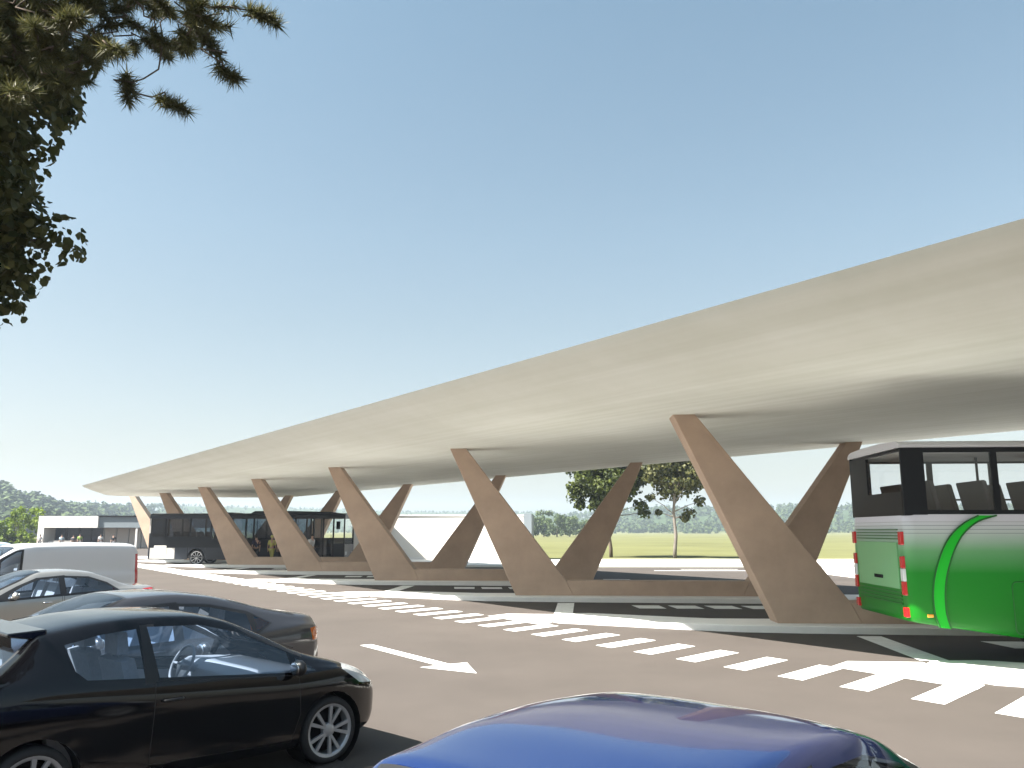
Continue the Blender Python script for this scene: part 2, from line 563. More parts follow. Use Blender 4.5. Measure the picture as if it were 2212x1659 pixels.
def cut(bm, poly, ax, ok):
    """cut a convex polygon (projected along one axis) into the faces that pass ok; gives the faces inside"""
    a, b = ax
    x0, x1 = min(p[0] for p in poly), max(p[0] for p in poly)
    y0, y1 = min(p[1] for p in poly), max(p[1] for p in poly)
    n = len(poly)
    def near():
        r = []
        for f in bm.faces:
            if not ok(f): continue
            us_ = [v.co[a] for v in f.verts]; vs_ = [v.co[b] for v in f.verts]
            if max(us_) < x0 or min(us_) > x1 or max(vs_) < y0 or min(vs_) > y1: continue
            r.append(f)
        return r
    for i in range(n):
        p, q = poly[i], poly[(i + 1) % n]
        e = (q[0] - p[0], q[1] - p[1])
        co = [0, 0, 0]; no = [0, 0, 0]
        co[a], co[b] = p; no[a], no[b] = -e[1], e[0]
        fs = near()
        geom = list({el for f in fs for el in (list(f.verts) + list(f.edges))}) + fs
        bmesh.ops.bisect_plane(bm, geom=geom, dist=1e-5, plane_co=co, plane_no=no)
    sg = None
    ar_ = sum(poly[i][0] * poly[(i + 1) % n][1] - poly[(i + 1) % n][0] * poly[i][1] for i in range(n))
    res = []
    for f in near():
        c = f.calc_center_median()
        if all(((poly[(i + 1) % n][0] - poly[i][0]) * (c[b] - poly[i][1]) - (poly[(i + 1) % n][1] - poly[i][1]) * (c[a] - poly[i][0])) * (1 if ar_ > 0 else -1) > 0 for i in range(n)):
            res.append(f)
    return res

def wheel_mesh(kind, rad):
    key = (kind, round(rad, 3))
    if key in WHEELS: return WHEELS[key]
    w = .095
    rr = rad * .80
    ty = MB().lathe_y([(rr - .01, w * .8), (rr + .015, w * .95), (rad - .035, w), (rad - .008, w * .82), (rad, w * .5), (rad, -w * .5), (rad - .008, -w * .82), (rad - .035, -w), (rr, -w * .95), (rr - .01, -w * .8)], (0, 0, 0), 40)
    rim = MB()          # outer face towards -y
    rim.lathe_y([(rr, -w * .93), (rr - .018, -w * .90), (rr - .030, -w * .78), (rr - .034, -w * .2), (rr - .034, w * .7)], (0, 0, 0), 40)
    rim.lathe_y([(.001, -w * .80), (.045, -w * .80), (.062, -w * .72), (.066, -w * .3)], (0, 0, 0), 24)
    ns = 5 if kind == 'twin' else 10
    for k in range(ns):
        for off in ((-1, 1) if kind == 'twin' else (0,)):
            a0 = 2 * math.pi * k / ns + off * .10
            a1 = 2 * math.pi * k / ns + off * .25
            def P(r, a, y): return (r * math.cos(a), y, r * math.sin(a))
            hw0, hw1 = .012, .017
            r0, r1 = .05, rr - .022
            ta0, ta1 = hw0 / r0, hw1 / r1
            rim.hexa([P(r0, a0 - ta0, -w * .5), P(r0, a0 + ta0, -w * .5), P(r1, a1 + ta1, -w * .6), P(r1, a1 - ta1, -w * .6)],
                     [P(r0, a0 - ta0, -w * .78), P(r0, a0 + ta0, -w * .78), P(r1, a1 + ta1, -w * .86), P(r1, a1 - ta1, -w * .86)])
    hubd = MB().lathe_y([(.001, -w * .1), (rr - .05, -w * .1), (rr - .05, w * .1), (.001, w * .1)], (0, 0, 0), 24)
    WHEELS[key] = (ty, rim, hubd)
    return WHEELS[key]
WHEELS = {}
WH_DATA = {}
def add_wheel(root, x, y, rad, kind, side):
    """side -1: outer face towards -y"""
    ty, rim, hubd = wheel_mesh(kind, rad)
    key = (kind, round(rad, 3))
    if key not in WH_DATA:
        a = ty.build('wheel', M['rubber'], None, smooth=True)
        b = rim.build('rim', M['alloy'], a, smooth=False)
        b.data.set_sharp_from_angle(angle=R(40))
        c = hubd.build('brake_disc', M['dark'], a)
        WH_DATA[key] = (a.data, b.data, c.data)
        for o in (a, b, c):
            bpy.data.objects.remove(o)
    da = WH_DATA[key]
    objs = []
    for nm, d in zip(('wheel', 'rim', 'brake_disc'), da):
        o = bpy.data.objects.new(nm, d); COL.objects.link(o); objs.append(o)
    objs[0].parent = root
    objs[1].parent = objs[0]; objs[2].parent = objs[0]
    objs[0].location = (x, y, rad)
    if side > 0: objs[0].rotation_euler = (0, 0, math.pi)
    return objs[0]

def seat_mb(x, y, z, w=.48, s=1):
    """car seat facing +x: cushion, back, headrest"""
    mb = MB()
    def lump(pts, y0, y1):
        mb.prism_y(pts, y0, y1)
    lump([(x, z), (x + .50, z + .02), (x + .52, z + .14), (x + .02, z + .12)], y - w / 2, y + w / 2)
    lump([(x - .02, z + .10), (x + .12, z + .12), (x - .06, z + .66), (x - .17, z + .64)], y - w / 2, y + w / 2)
    lump([(x - .16, z + .68), (x - .06, z + .69), (x - .09, z + .86), (x - .17, z + .85)], y - .13, y + .13)
    mb.tube([(x - .12, y - .06, z + .62), (x - .12, y - .06, z + .72)], .008, 6)
    mb.tube([(x - .12, y + .06, z + .62), (x - .12, y + .06, z + .72)], .008, 6)
    return mb

def make_car(name, label, spec, loc, rz, cat='car', group=None):
    S = spec
    L = S['L']
    root = empty(name, loc, rz)
    tag(root, label, cat, group)
    fzr, fzb, fbl, fw = pchip(S['top']), pchip(S['bot']), pchip(S['belt']), pchip(S['w'])
    tum = S.get('tum', .70)
    NX = 76
    bm = bmesh.new()
    rows = []
    xs = [L * (.5 - .5 * math.cos(math.pi * i / NX)) * .35 + L * i / NX * .65 for i in range(NX + 1)]
    for x in xs:
        zr, zb, w = fzr(x), fzb(x), fw(x)
        be = min(fbl(x), zr - .03)
        hs = be - zb
        t = max(0, min(1, (zr - fbl(x)) / .40))
        wr = w * (.87 + (tum - .87) * t)
        zl = zr - (.012 + (S.get('rc', .075) - .012) * t)
        ct = [(0, zb), (.75 * w, zb), (.92 * w, zb + .03 * hs), (.975 * w, zb + .16 * hs), (.99 * w, zb + .36 * hs), (w, zb + .62 * hs), (.992 * w, zb + .84 * hs),
              (.955 * w, be), (.955 * w + (wr - .955 * w) * .5 + .012 * t, be + (zl - be) * .5), (wr, zl), (wr * .84, zr - .006 - .014 * t), (wr * .45, zr - .003), (0, zr)]
        half = catmull(ct, 4)
        full = half + [(-p[0], p[1]) for p in half[-2:0:-1]]
        rows.append([bm.verts.new((x, p[0], p[1])) for p in full])
    K = len(rows[0])
    for i in range(NX):
        for j in range(K):
            bm.faces.new((rows[i][j], rows[i + 1][j], rows[i + 1][(j + 1) % K], rows[i][(j + 1) % K]))
    bm.faces.new(rows[0]); bm.faces.new(rows[-1][::-1])
    bmesh.ops.recalc_face_normals(bm, faces=bm.faces)
    for f in bm.faces: f.smooth = True
    # labels: 0 paint 1 trim 2 side glass 3 windscreen 4 rear glass 5 headlight 6 taillight 7 door (right) 8 door (left) 9 grille 10 dark sill
    def side_ok(zmin): return lambda f: abs(f.calc_center_median().y) > .34 and f.calc_center_median().z > zmin and abs(f.normal.y) > .3
    zlow = S.get('glass_zmin', .6)
    for p in S.get('dlo', []):
        for f in cut(bm, p, (0, 2), side_ok(zlow)): f.material_index = 1
    for p in S.get('win', []):
        for f in cut(bm, p, (0, 2), side_ok(zlow)): f.material_index = 2
    up_ok = lambda f: f.normal.z > .12 and f.calc_center_median().z > fbl(f.calc_center_median().x) - .03
    for key, lab in (('ws', 3), ('rw', 4)):
        if key in S:
            x0, x1, ya, yb = S[key]
            P_ = [(x0, -ya), (x1, -yb), (x1, yb), (x0, ya)]
            for f in cut(bm, inset(P_, -.035), (0, 1), up_ok):
                if f.material_index == 0: f.material_index = 1
            for f in cut(bm, P_, (0, 1), up_ok):
                if f.material_index in (0, 1): f.material_index = lab
    for key, lab in (('hl', 5), ('tl', 6)):
        for p in S.get(key, []):
            for f in cut(bm, p, (0, 2), lambda f: abs(f.calc_center_median().y) > S.get(key + '_y', .34)): f.material_index = lab
    for p in S.get('grille', []):
        for f in cut(bm, p, (1, 2), lambda f: f.calc_center_median().x > L - .5 and f.normal.x > .2): f.material_index = 9
    for p in S.get('doors', []):
        for f in cut(bm, p, (0, 2), lambda f: abs(f.calc_center_median().y) > .5):
            if f.material_index == 0: f.material_index = 1
        for f in cut(bm, inset(p, .007), (0, 2), lambda f: abs(f.calc_center_median().y) > .5):
            if f.material_index in (0, 1): f.material_index = 7 if f.calc_center_median().y < 0 else 8
    for p in S.get('sill', []):
        for f in cut(bm, p, (0, 2), lambda f: abs(f.calc_center_median().y) > .5):
            if f.material_index == 0: f.material_index = 10
    if S.get('seams'):
        for p in S['seams']:
            for f in cut(bm, p, (0, 1), lambda f: f.normal.z > .3):
                if f.material_index == 0: f.material_index = 1
    ra = S['wr'] + .045
    for wx in S['wx']:
        c = [(wx + ra * math.cos(2 * math.pi * k / 28), S['wr'] + .01 + ra * math.sin(2 * math.pi * k / 28)) for k in range(28)]
        fs_ = cut(bm, c, (0, 2), lambda f: abs(f.calc_center_median().y) > fw(wx) - .25)
        bmesh.ops.delete(bm, geom=fs_, context='FACES')
    bm.normal_update()
    groups = {}
    for f in bm.faces: groups.setdefault(f.material_index, []).append(f)
    info = {0: ('body', S['paint']), 1: ('window_trim', M['black_trim']), 2: ('side_window', S.get('gl', M['glass'])), 3: ('windscreen', S.get('gl', M['glass'])), 4: ('rear_window', S.get('gl', M['glass'])),
            5: ('headlight', M['lamp']), 6: ('taillight', S.get('tlm', M['red_lens'])), 7: ('door', S['paint']), 8: ('door', S['paint']), 9: ('grille', M['dark']), 10: ('sill', S['paint'])}
    parts = {}
    def emit(nm, mat, fs_):
        idx = {}
        vv, ff, nr = [], [], []
        for f in fs_:
            q = []
            for v in f.verts:
                if v.index not in idx:
                    idx[v.index] = len(vv); vv.append(v.co[:]); nr.append(v.normal[:])
                q.append(idx[v.index])
            ff.append(q)
        me = bpy.data.meshes.new(nm)
        me.from_pydata(vv, [], ff)
        me.polygons.foreach_set('use_smooth', [True] * len(ff))
        me.normals_split_custom_set_from_vertices(nr)
        me.materials.append(mat)
        o = bpy.data.objects.new(nm, me); COL.objects.link(o); o.parent = root
        return o
    bm.verts.index_update()
    for k, fs_ in groups.items():
        nm, mat = info[k]
        if k in (2, 5, 6):           # split left / right, and each window on its own
            for sgn in (-1, 1):
                sel = [f for f in fs_ if f.calc_center_median().y * sgn > 0]
                if k == 2:
                    for p in S['win']:
                        cx0, cx1 = min(q[0] for q in p) - .001, max(q[0] for q in p) + .001
                        s2 = [f for f in sel if cx0 <= f.calc_center_median().x <= cx1]
                        sel = [f for f in sel if not cx0 <= f.calc_center_median().x <= cx1]
                        if s2: emit(nm, mat, s2)
                elif sel: parts.setdefault(k, []).append(emit(nm, mat, sel))
        elif k in (7, 8):
            d = {}
            for i, p in enumerate(S['doors']):
                cx0, cx1 = min(q[0] for q in p), max(q[0] for q in p)
                s2 = [f for f in fs_ if cx0 <= f.calc_center_median().x <= cx1]
                if s2:
                    dd = emit(nm, mat, s2)
                    hx, hz = S['handles'][i]
                    sg = -1 if k == 7 else 1
                    yy = sg * (fw(hx) * .995)
                    hb = MB().tube([(hx - .09, yy, hz), (hx - .07, yy + sg * .028, hz), (hx + .07, yy + sg * .03, hz), (hx + .09, yy, hz)], [.010, .013, .013, .010], 8)
                    hb.build('handle', S.get('handle_m', S['paint']), dd, smooth=True)
        else:
            emit(nm, mat, fs_)
    bm.free()
    # wheel houses, wheels
    for wx in S['wx']:
        for sg in (-1, 1):
            y1 = sg * (fw(wx) * .975)
            mb = MB().lathe_y([(ra - .002, 0), (ra - .002, -sg * .28), (.02, -sg * .28)], (wx, y1, S['wr'] + .01), 28)
            mb.build('wheel_arch', M['dark'], root, smooth=False)
            add_wheel(root, wx, sg * (fw(wx) - .115), S['wr'], S.get('rim', 'spoke'), sg)
    # cabin
    fl = S.get('floor', .34)
    xa, xb = S['cabin']
    wi = fw((xa + xb) / 2) - .10
    mb = MB().box(S['wx'][0] + ra + .03, xb, -wi, wi, fl - .04, fl)
    mb.box(xa, S['wx'][0] + ra + .03, -wi + .24, wi - .24, fl - .04, fl)
    mb.box(S['wx'][1] - .45, L - .30, -.42, .42, .30, .62)
    mb.build('cabin_floor', M['carpet'], root)
    for sg in (-1, 1):
        xl = max(xa, S['wx'][0] + ra + .04)
        mb = MB().prism_y([(xl, fl), (xb, fl), (xb, fbl(xb) - .12), (xl, fbl(xl) - .08)], sg * (wi + .035), sg * (wi + .05))
        mb.build('door_lining', M['dash'], root)
    dx = S['dash']
    zt = fbl(dx) + .02
    mb = MB().prism_y([(dx - .12, zt - .30), (dx, zt - .36), (dx + .62, zt - .20), (dx + .58, zt - .04), (dx + .02, zt), (dx - .10, zt - .06)], -wi + .02, wi - .02)
    mb.build('dashboard', M['dash'], root, bevel=.02)
    sy = S.get('steer', .36)
    ang = R(25)
    st = []
    for k in range(25):
        a = 2 * math.pi * k / 24
        st.append((dx - .22 + math.sin(ang) * .18 * math.cos(a) * 1.0, sy + .18 * math.sin(a), zt - .02 + math.cos(ang) * .18 * math.cos(a)))
    mb = MB().tube(st, .014, 8, cap=False)
    mb.tube([(dx - .22, sy, zt - .02), (dx + .05, sy, zt - .12)], [.05, .035], 10)
    for a in (R(90), R(-90), R(180)):
        mb.tube([(dx - .22, sy, zt - .02), (dx - .22 + math.sin(ang) * .18 * math.cos(a), sy + .18 * math.sin(a), zt - .02 + math.cos(ang) * .18 * math.cos(a))], .012, 6)
    mb.build('steering_wheel', M['dash'], root, smooth=True)
    for x in S['seats'][:1]:
        for y in (-.36, .36):
            seat_mb(x, y, fl + .12).build('front_seat', M['seat'], root, bevel=.03)
    for x in S['seats'][1:]:
        mb = seat_mb(x, -.36, fl - .02, .58)
        m2 = seat_mb(x, .36, fl - .02, .58)
        mb.add(m2.v, m2.f)
        mb.build('rear_seat', M['seat'], root, bevel=.03)
    # mirrors
    mx, mz = S['mirror']
    for sg in (-1, 1):
        y = sg * (fw(mx) * .93)
        mb = MB().ball((mx, y + sg * .12, mz), (.055, .095, .072), 14, 10)
        mb.tube([(mx + .03, y - sg * .02, mz - .05), (mx + .01, y + sg * .08, mz - .03)], [.03, .022], 8)
        mr = mb.build('mirror', S.get('mirror_m', S['paint']), root, smooth=True)
        MB().ball((mx - .05, y + sg * .12, mz), (.008, .078, .056), 12, 8).build('mirror_glass', M['chrome'], mr, smooth=True)
    # number plate holders, wipers, lower grille
    z0 = S.get('plate_z', .42)
    MB().box(L - .012, L + .006, -.26, .26, z0, z0 + .11).build('number_plate', M['paint_white'], root, bevel=.004)
    MB().box(-.012, .012, -.26, .26, S.get('rplate_z', .62), S.get('rplate_z', .62) + .11).build('number_plate', M['paint_white'], root, bevel=.004)
    if 'spoiler' in S:
        x0, x1, hw = S['spoiler']
        z1 = fzr(x1); z0 = z1 - .005
        MB().hexa([(x0, -hw, z0 - .035), (x0, hw, z0 - .035), (x1, hw + .02, z1 - .09), (x1, -hw - .02, z1 - .09)], [(x0, -hw, z0 - .008), (x0, hw, z0 - .008), (x1, hw + .02, z1 + .002), (x1, -hw - .02, z1 + .002)]).build('spoiler', S['paint'], root, bevel=.012)
    if 'ws' in S:
        x0, x1, ya, yb = S['ws']
        for y0, y1 in ((-yb * .85, -.05), (-.1, yb * .7)):
            mb = MB().tube([(x1 + .02, y0, fzr(x1 + .02) + .012), (x1 - .10, (y0 + y1) / 2, fzr(x1 - .10) + .012), (x1 - .04, y1, fzr(x1 - .04) + .012)], .008, 6)
            mb.build('wiper', M['dark'], root)
    return root, parts

def sq(poly, k=1.02, kz=None):
    """photo-plane side measurements moved to the inset glass plane"""
    return [(p[0] * k, CAM_H - (CAM_H - p[1]) * k) for p in poly]

HATCH = dict(L=4.027, wr=.30, wx=(.72, 3.29), rim='twin', tum=.715, rc=.07,
    top=[(0, .60), (.03, .86), (.12, .98), (.30, 1.05), (.45, 1.12), (.60, 1.24), (.70, 1.345), (.75, 1.385), (.90, 1.41), (1.2, 1.45), (1.55, 1.465), (1.95, 1.45), (2.25, 1.39), (2.62, 1.24), (2.98, 1.055), (3.2, .975), (3.512, .885), (3.770, .79), (3.910, .69), (3.992, .57), (4.027, .46)],
    bot=[(0, .36), (.12, .26), (.5, .20), (3.3, .19), (3.653, .20), (3.863, .24), (4.027, .34)],
    belt=[(0, .88), (.5, 1.02), (1.0, 1.00), (1.6, .955), (2.2, .91), (2.9, .86), (3.3, .85), (4.027, .60)],
    w=[(0, .66), (.1, .74), (.35, .81), (.8, .845), (1.6, .85), (2.9, .845), (3.3, .83), (3.594, .78), (3.828, .68), (3.969, .56), (4.027, .46)],
    dlo=[[(1.50, .94), (1.61, .93), (1.62, 1.385), (1.50, 1.38)]],
    win=[[(.98, 1.09), (1.06, 1.02), (1.50, .985), (1.47, 1.355), (1.20, 1.335), (.92, 1.28)], [(1.62, .975), (2.86, .87), (2.85, 1.04), (2.37, 1.255), (2.03, 1.345), (1.56, 1.365)], [(2.92, .87), (3.12, .86), (2.93, .985)]],
    ws=(2.18, 2.98, .52, .66), rw=(.34, .70, .58, .52), hl=[[(3.419, .84), (3.653, .685), (3.933, .64), (3.910, .70), (3.700, .83), (3.489, .885)]], hl_y=.33,
    tl=[[(-.02, .80), (.24, .78), (.30, .98), (.06, .98)]], tl_y=.45, grille=[[(-.42, .30), (.42, .30), (.36, .46), (-.36, .46)]],
    doors=[[(1.56, .32), (2.86, .27), (2.94, .50), (2.92, .845), (1.58, .955)]], handles=[(1.72, .80)], seams=[[(3.00, -.62), (3.02, -.62), (3.02, .62), (3.00, .62)]],
    sill=[], cabin=(.6, 2.75), dash=2.58, seats=(1.55, .92), mirror=(2.86, .92), plate_z=.36, spoiler=(.55, .82, .54))
SEDAN = dict(L=4.8, wr=.32, wx=(.98, 3.82), rim='spoke', tum=.70, rc=.07,
    top=[(0, .62), (.02, .94), (.06, 1.0), (.12, 1.005), (.45, 1.02), (.70, 1.08), (1.0, 1.22), (1.4, 1.345), (1.9, 1.385), (2.3, 1.37), (2.7, 1.255), (3.1, 1.07), (3.35, .98), (3.9, .89), (4.35, .80), (4.6, .70), (4.74, .60), (4.8, .48)],
    bot=[(0, .42), (.1, .30), (.6, .22), (4.2, .20), (4.6, .22), (4.8, .34)],
    belt=[(0, .90), (.6, .955), (1.0, .935), (2.0, .895), (3.0, .86), (3.8, .82), (4.8, .60)],
    w=[(0, .70), (.12, .80), (.5, .87), (1.2, .90), (3.6, .90), (4.2, .86), (4.5, .76), (4.7, .62), (4.8, .45)],
    dlo=[[(.80, .93), (1.96, .88), (1.96, 1.27), (1.40, 1.235), (1.05, 1.11)], [(1.86, .885), (3.10, .825), (3.05, .93), (2.72, 1.10), (2.38, 1.24), (1.86, 1.275)]],
    win=[[(.90, .965), (1.85, .925), (1.87, 1.225), (1.42, 1.205), (1.10, 1.09)], [(1.97, .92), (2.90, .875), (2.86, .95), (2.62, 1.09), (2.36, 1.20), (1.98, 1.23)]],
    ws=(2.32, 3.08, .54, .70), rw=(.60, 1.22, .66, .54), hl=[[(4.25, .78), (4.45, .62), (4.78, .56), (4.70, .66), (4.45, .80)]], hl_y=.4,
    tl=[[(-.02, .84), (.30, .84), (.34, .95), (-.02, .97)]], tl_y=.40, grille=[[(-.5, .28), (.5, .28), (.42, .50), (-.42, .50)]],
    doors=[[(1.28, .34), (1.90, .30), (1.90, .885), (.95, .93), (1.0, .70)], [(1.93, .30), (3.10, .30), (3.20, .55), (3.12, .83), (1.93, .885)]], handles=[(1.28, .80), (2.20, .775)],
    seams=[[(3.22, -.70), (3.24, -.70), (3.24, .70), (3.22, .70)], [(.56, -.62), (.575, -.62), (.575, .62), (.56, .62)]],
    cabin=(.9, 3.0), dash=2.85, seats=(2.0, 1.30), mirror=(2.80, .93), plate_z=.36)
FAST = dict(SEDAN)
FAST.update(top=[(0, .56), (.02, .84), (.05, .99), (.12, 1.03), (.40, 1.075), (.80, 1.16), (1.2, 1.275), (1.6, 1.365), (2.1, 1.415), (2.5, 1.405), (2.95, 1.30), (3.35, 1.12), (3.7, .98), (4.2, .88), (4.5, .79), (4.68, .68), (4.76, .58), (4.8, .46)],
    belt=[(0, .86), (.4, .90), (1.0, .885), (2.0, .86), (3.0, .84), (3.9, .82), (4.8, .58)],
    dlo=[[(.78, .97), (1.02, .855), (2.12, .83), (2.12, 1.29), (1.62, 1.25), (1.10, 1.135)], [(2.02, .835), (3.40, .80), (3.36, .92), (3.0, 1.11), (2.58, 1.265), (2.02, 1.30)]],
    win=[[(.82, .975), (1.02, .895), (1.02, 1.075)], [(1.08, .885), (1.98, .87), (2.0, 1.245), (1.62, 1.215), (1.12, 1.10)], [(2.10, .87), (3.28, .84), (3.22, .92), (2.92, 1.09), (2.55, 1.23), (2.12, 1.255)]],
    ws=(2.62, 3.40, .56, .72), rw=(.42, 1.28, .66, .56), tl=[[(-.02, .72), (.16, .70), (.20, .86), (-.02, .88)]], tl_y=.48, tlm=M['orange_lens'],
    doors=[[(1.28, .34), (2.06, .30), (2.06, .835), (1.02, .865), (1.02, .70)], [(2.09, .30), (3.30, .30), (3.38, .55), (3.30, .80), (2.09, .835)]], handles=[(1.28, .78), (2.30, .76)],
    seams=[[(3.45, -.70), (3.47, -.70), (3.47, .70), (3.45, .70)]], cabin=(.9, 3.1), dash=3.0, seats=(2.15, 1.45), mirror=(3.02, .92))
VAN = dict(L=4.45, wr=.32, wx=(.85, 3.55), rim='spoke', tum=.90, rc=.10,
    top=[(0, .60), (.015, 1.45), (.05, 1.70), (.14, 1.79), (.35, 1.83), (1.4, 1.85), (2.5, 1.84), (2.95, 1.79), (3.2, 1.67), (3.6, 1.38), (3.85, 1.18), (4.0, 1.09), (4.2, .99), (4.35, .84), (4.42, .70), (4.45, .55)],
    bot=[(0, .42), (.1, .30), (.5, .24), (3.9, .22), (4.3, .24), (4.45, .38)],
    belt=[(0, 1.15), (1.0, 1.15), (2.9, 1.10), (3.6, 1.04), (4.45, .70)],
    w=[(0, .80), (.06, .86), (.25, .89), (3.4, .89), (3.9, .85), (4.2, .75), (4.38, .60), (4.45, .48)],
    dlo=[[(2.86, 1.10), (3.78, 1.02), (3.72, 1.16), (3.32, 1.50), (3.0, 1.68), (2.84, 1.70)]],
    win=[[(2.92, 1.14), (3.60, 1.08), (3.54, 1.20), (3.24, 1.47), (3.0, 1.63), (2.90, 1.65)]], glass_zmin=.8,
    ws=(3.06, 3.86, .70, .80), hl=[[(4.0, .92), (4.15, .74), (4.40, .72), (4.32, .90), (4.1, 1.0)]], hl_y=.4, tl=[[(-.02, .74), (.12, .74), (.13, 1.54), (-.02, 1.56)]], tl_y=.66,
    grille=[[(-.5, .32), (.5, .32), (.46, .52), (-.46, .52)]], doors=[[(2.82, .34), (3.44, .34), (3.80, .80), (3.74, 1.01), (2.84, 1.09)], [(1.62, .34), (2.78, .34), (2.80, 1.09), (1.62, 1.13)]], handles=[(2.98, .98), (2.62, 1.0)],
    seams=[[(3.90, -.66), (3.92, -.66), (3.92, .66), (3.90, .66)]], cabin=(2.4, 3.6), dash=3.5, seats=(2.72,), mirror=(3.62, 1.14), rplate_z=.80)

P_BLACK = pmat('black car paint', (.003, .003, .004), .07, coat=0, spec=.5)
P_BLUE = pmat('blue car paint', (.003, .012, .065), .08, metal=.0, coat=.8)
P_GREY = pmat('dark grey car paint', (.055, .055, .062), .3, metal=.4, coat=1.0)
P_SILVER = pmat('silver car paint', (.40, .385, .36), .32, metal=.65, coat=1.0)
P_WHITE = pmat('white van paint', (.62, .62, .63), .35, coat=.8)
P_PALE = pmat('pale blue van paint', (.42, .52, .60), .35, coat=.8)

def park(spec, paint, **kw):
    s = dict(spec); s['paint'] = paint; s.update(kw)
    return s
CH = R(46.5)                                   # the parking bays are slanted
def PK(a, b): return Vector((a * math.cos(CH) - b * math.sin(CH), a * math.sin(CH) + b * math.cos(CH), 0))
make_car('hatchback_car', 'glossy black three-door hatchback with silver twin-spoke wheels parked nearest the arrow on the road', park(HATCH, P_BLACK, mirror_m=M['black_trim'], handle_m=M['black_trim']), PK(1.55, 7.76), CH)
make_car('fastback_car', 'dark grey sloping-back car with orange tail lamp parked between black hatchback and silver saloon', park(FAST, P_GREY), PK(6.78, 10.8), CH + math.pi)
make_car('saloon_car', 'silver four-door saloon parked in front of the white van', park(SEDAN, P_SILVER, handle_m=M['chrome']), PK(8.12, 19.0), CH + math.pi)
make_car('delivery_van', 'white panel van with tall red tail lamp parked beyond the silver saloon', park(VAN, P_WHITE), PK(9.74, 23.9), CH + math.pi, 'van')
make_car('delivery_van', 'pale blue van, only its roof showing behind the white van', park(VAN, P_PALE), PK(8.2, 28.9), CH + math.pi, 'van')
make_car('hatchback_car', 'shiny blue car with rounded roof, seen from above at the bottom of the picture', park({k: v for k, v in HATCH.items() if k != 'spoiler'}, P_BLUE), PK(1.2, 1.92), CH)
# ------------------------------------------------------------------ coaches
def livery():
    m = bpy.data.materials.new('green livery')
    m.use_nodes = True
    nt = m.node_tree
    p = nt.nodes['Principled BSDF']
    tc = nt.nodes.new('ShaderNodeTexCoord')
    sx = nt.nodes.new('ShaderNodeSeparateXYZ')
    nt.links.new(tc.outputs['Object'], sx.inputs[0])
    mr = nt.nodes.new('ShaderNodeMapRange')
    mr.inputs['From Min'].default_value = .5
    mr.inputs['From Max'].default_value = 2.45
    nt.links.new(sx.outputs['Z'], mr.inputs[0])
    rp = nt.nodes.new('ShaderNodeValToRGB')
    e = rp.color_ramp.elements
    e[0].position = .16; e[0].color = (.0008, .125, .003, 1)
    e[1].position = .94; e[1].color = (.50, .50, .56, 1)
    for pos, c in ((.50, (.004, .165, .009)), (.68, (.10, .27, .115)), (.83, (.36, .42, .40))):
        x = e.new(pos); x.color = (*c, 1)
    nt.links.new(mr.outputs[0], rp.inputs[0])
    # pressed lines along the waist
    wv = nt.nodes.new('ShaderNodeMath'); wv.operation = 'FRACT'
    ml = nt.nodes.new('ShaderNodeMath'); ml.operation = 'MULTIPLY'; ml.inputs[1].default_value = 1 / .062
    nt.links.new(sx.outputs['Z'], ml.inputs[0]); nt.links.new(ml.outputs[0], wv.inputs[0])
    lt = nt.nodes.new('ShaderNodeMath'); lt.operation = 'LESS_THAN'; lt.inputs[1].default_value = .16
    nt.links.new(wv.outputs[0], lt.inputs[0])
    a = nt.nodes.new('ShaderNodeMath'); a.operation = 'GREATER_THAN'; a.inputs[1].default_value = 2.09
    b = nt.nodes.new('ShaderNodeMath'); b.operation = 'LESS_THAN'; b.inputs[1].default_value = 2.30
    nt.links.new(sx.outputs['Z'], a.inputs[0]); nt.links.new(sx.outputs['Z'], b.inputs[0])
    m1 = nt.nodes.new('ShaderNodeMath'); m1.operation = 'MULTIPLY'
    m2 = nt.nodes.new('ShaderNodeMath'); m2.operation = 'MULTIPLY'
    nt.links.new(a.outputs[0], m1.inputs[0]); nt.links.new(b.outputs[0], m1.inputs[1])
    nt.links.new(m1.outputs[0], m2.inputs[0]); nt.links.new(lt.outputs[0], m2.inputs[1])
    mx = nt.nodes.new('ShaderNodeMix'); mx.data_type = 'RGBA'
    nt.links.new(m2.outputs[0], mx.inputs[0]); nt.links.new(rp.outputs[0], mx.inputs[6])
    mx.inputs[7].default_value = (.20, .22, .22, 1)
    nt.links.new(mx.outputs[2], p.inputs['Base Color'])
    p.inputs['Roughness'].default_value = .45
    p.inputs['Specular IOR Level'].default_value = .25
    p.inputs['Coat Weight'].default_value = .05
    return m
M['livery'] = livery()
M['green'] = pmat('bright green paint', (.002, .36, .012), .45, coat=.1, spec=.3)
M['dark_green'] = pmat('dark green line', (.002, .09, .006), .4)
M['panel_green'] = pmat('pale green panel', (.13, .33, .15), .4, coat=.4)
M['bus_black'] = pmat('bus black', (.006, .007, .009), .4, spec=.22)
M['ceiling'] = pmat('bus ceiling lining', (.42, .42, .40), .8)
M['bus_white'] = pmat('coach roof paint', (.52, .52, .56), .4, coat=.4)
M['bus_grey'] = pmat('city bus paint', (.014, .018, .026), .4, coat=.1, spec=.3)
M['bus_pale'] = pmat('pale bus panel', (.36, .35, .34), .5)
M['pole'] = pmat('grab pole', (.028, .028, .03), .6, spec=.2)

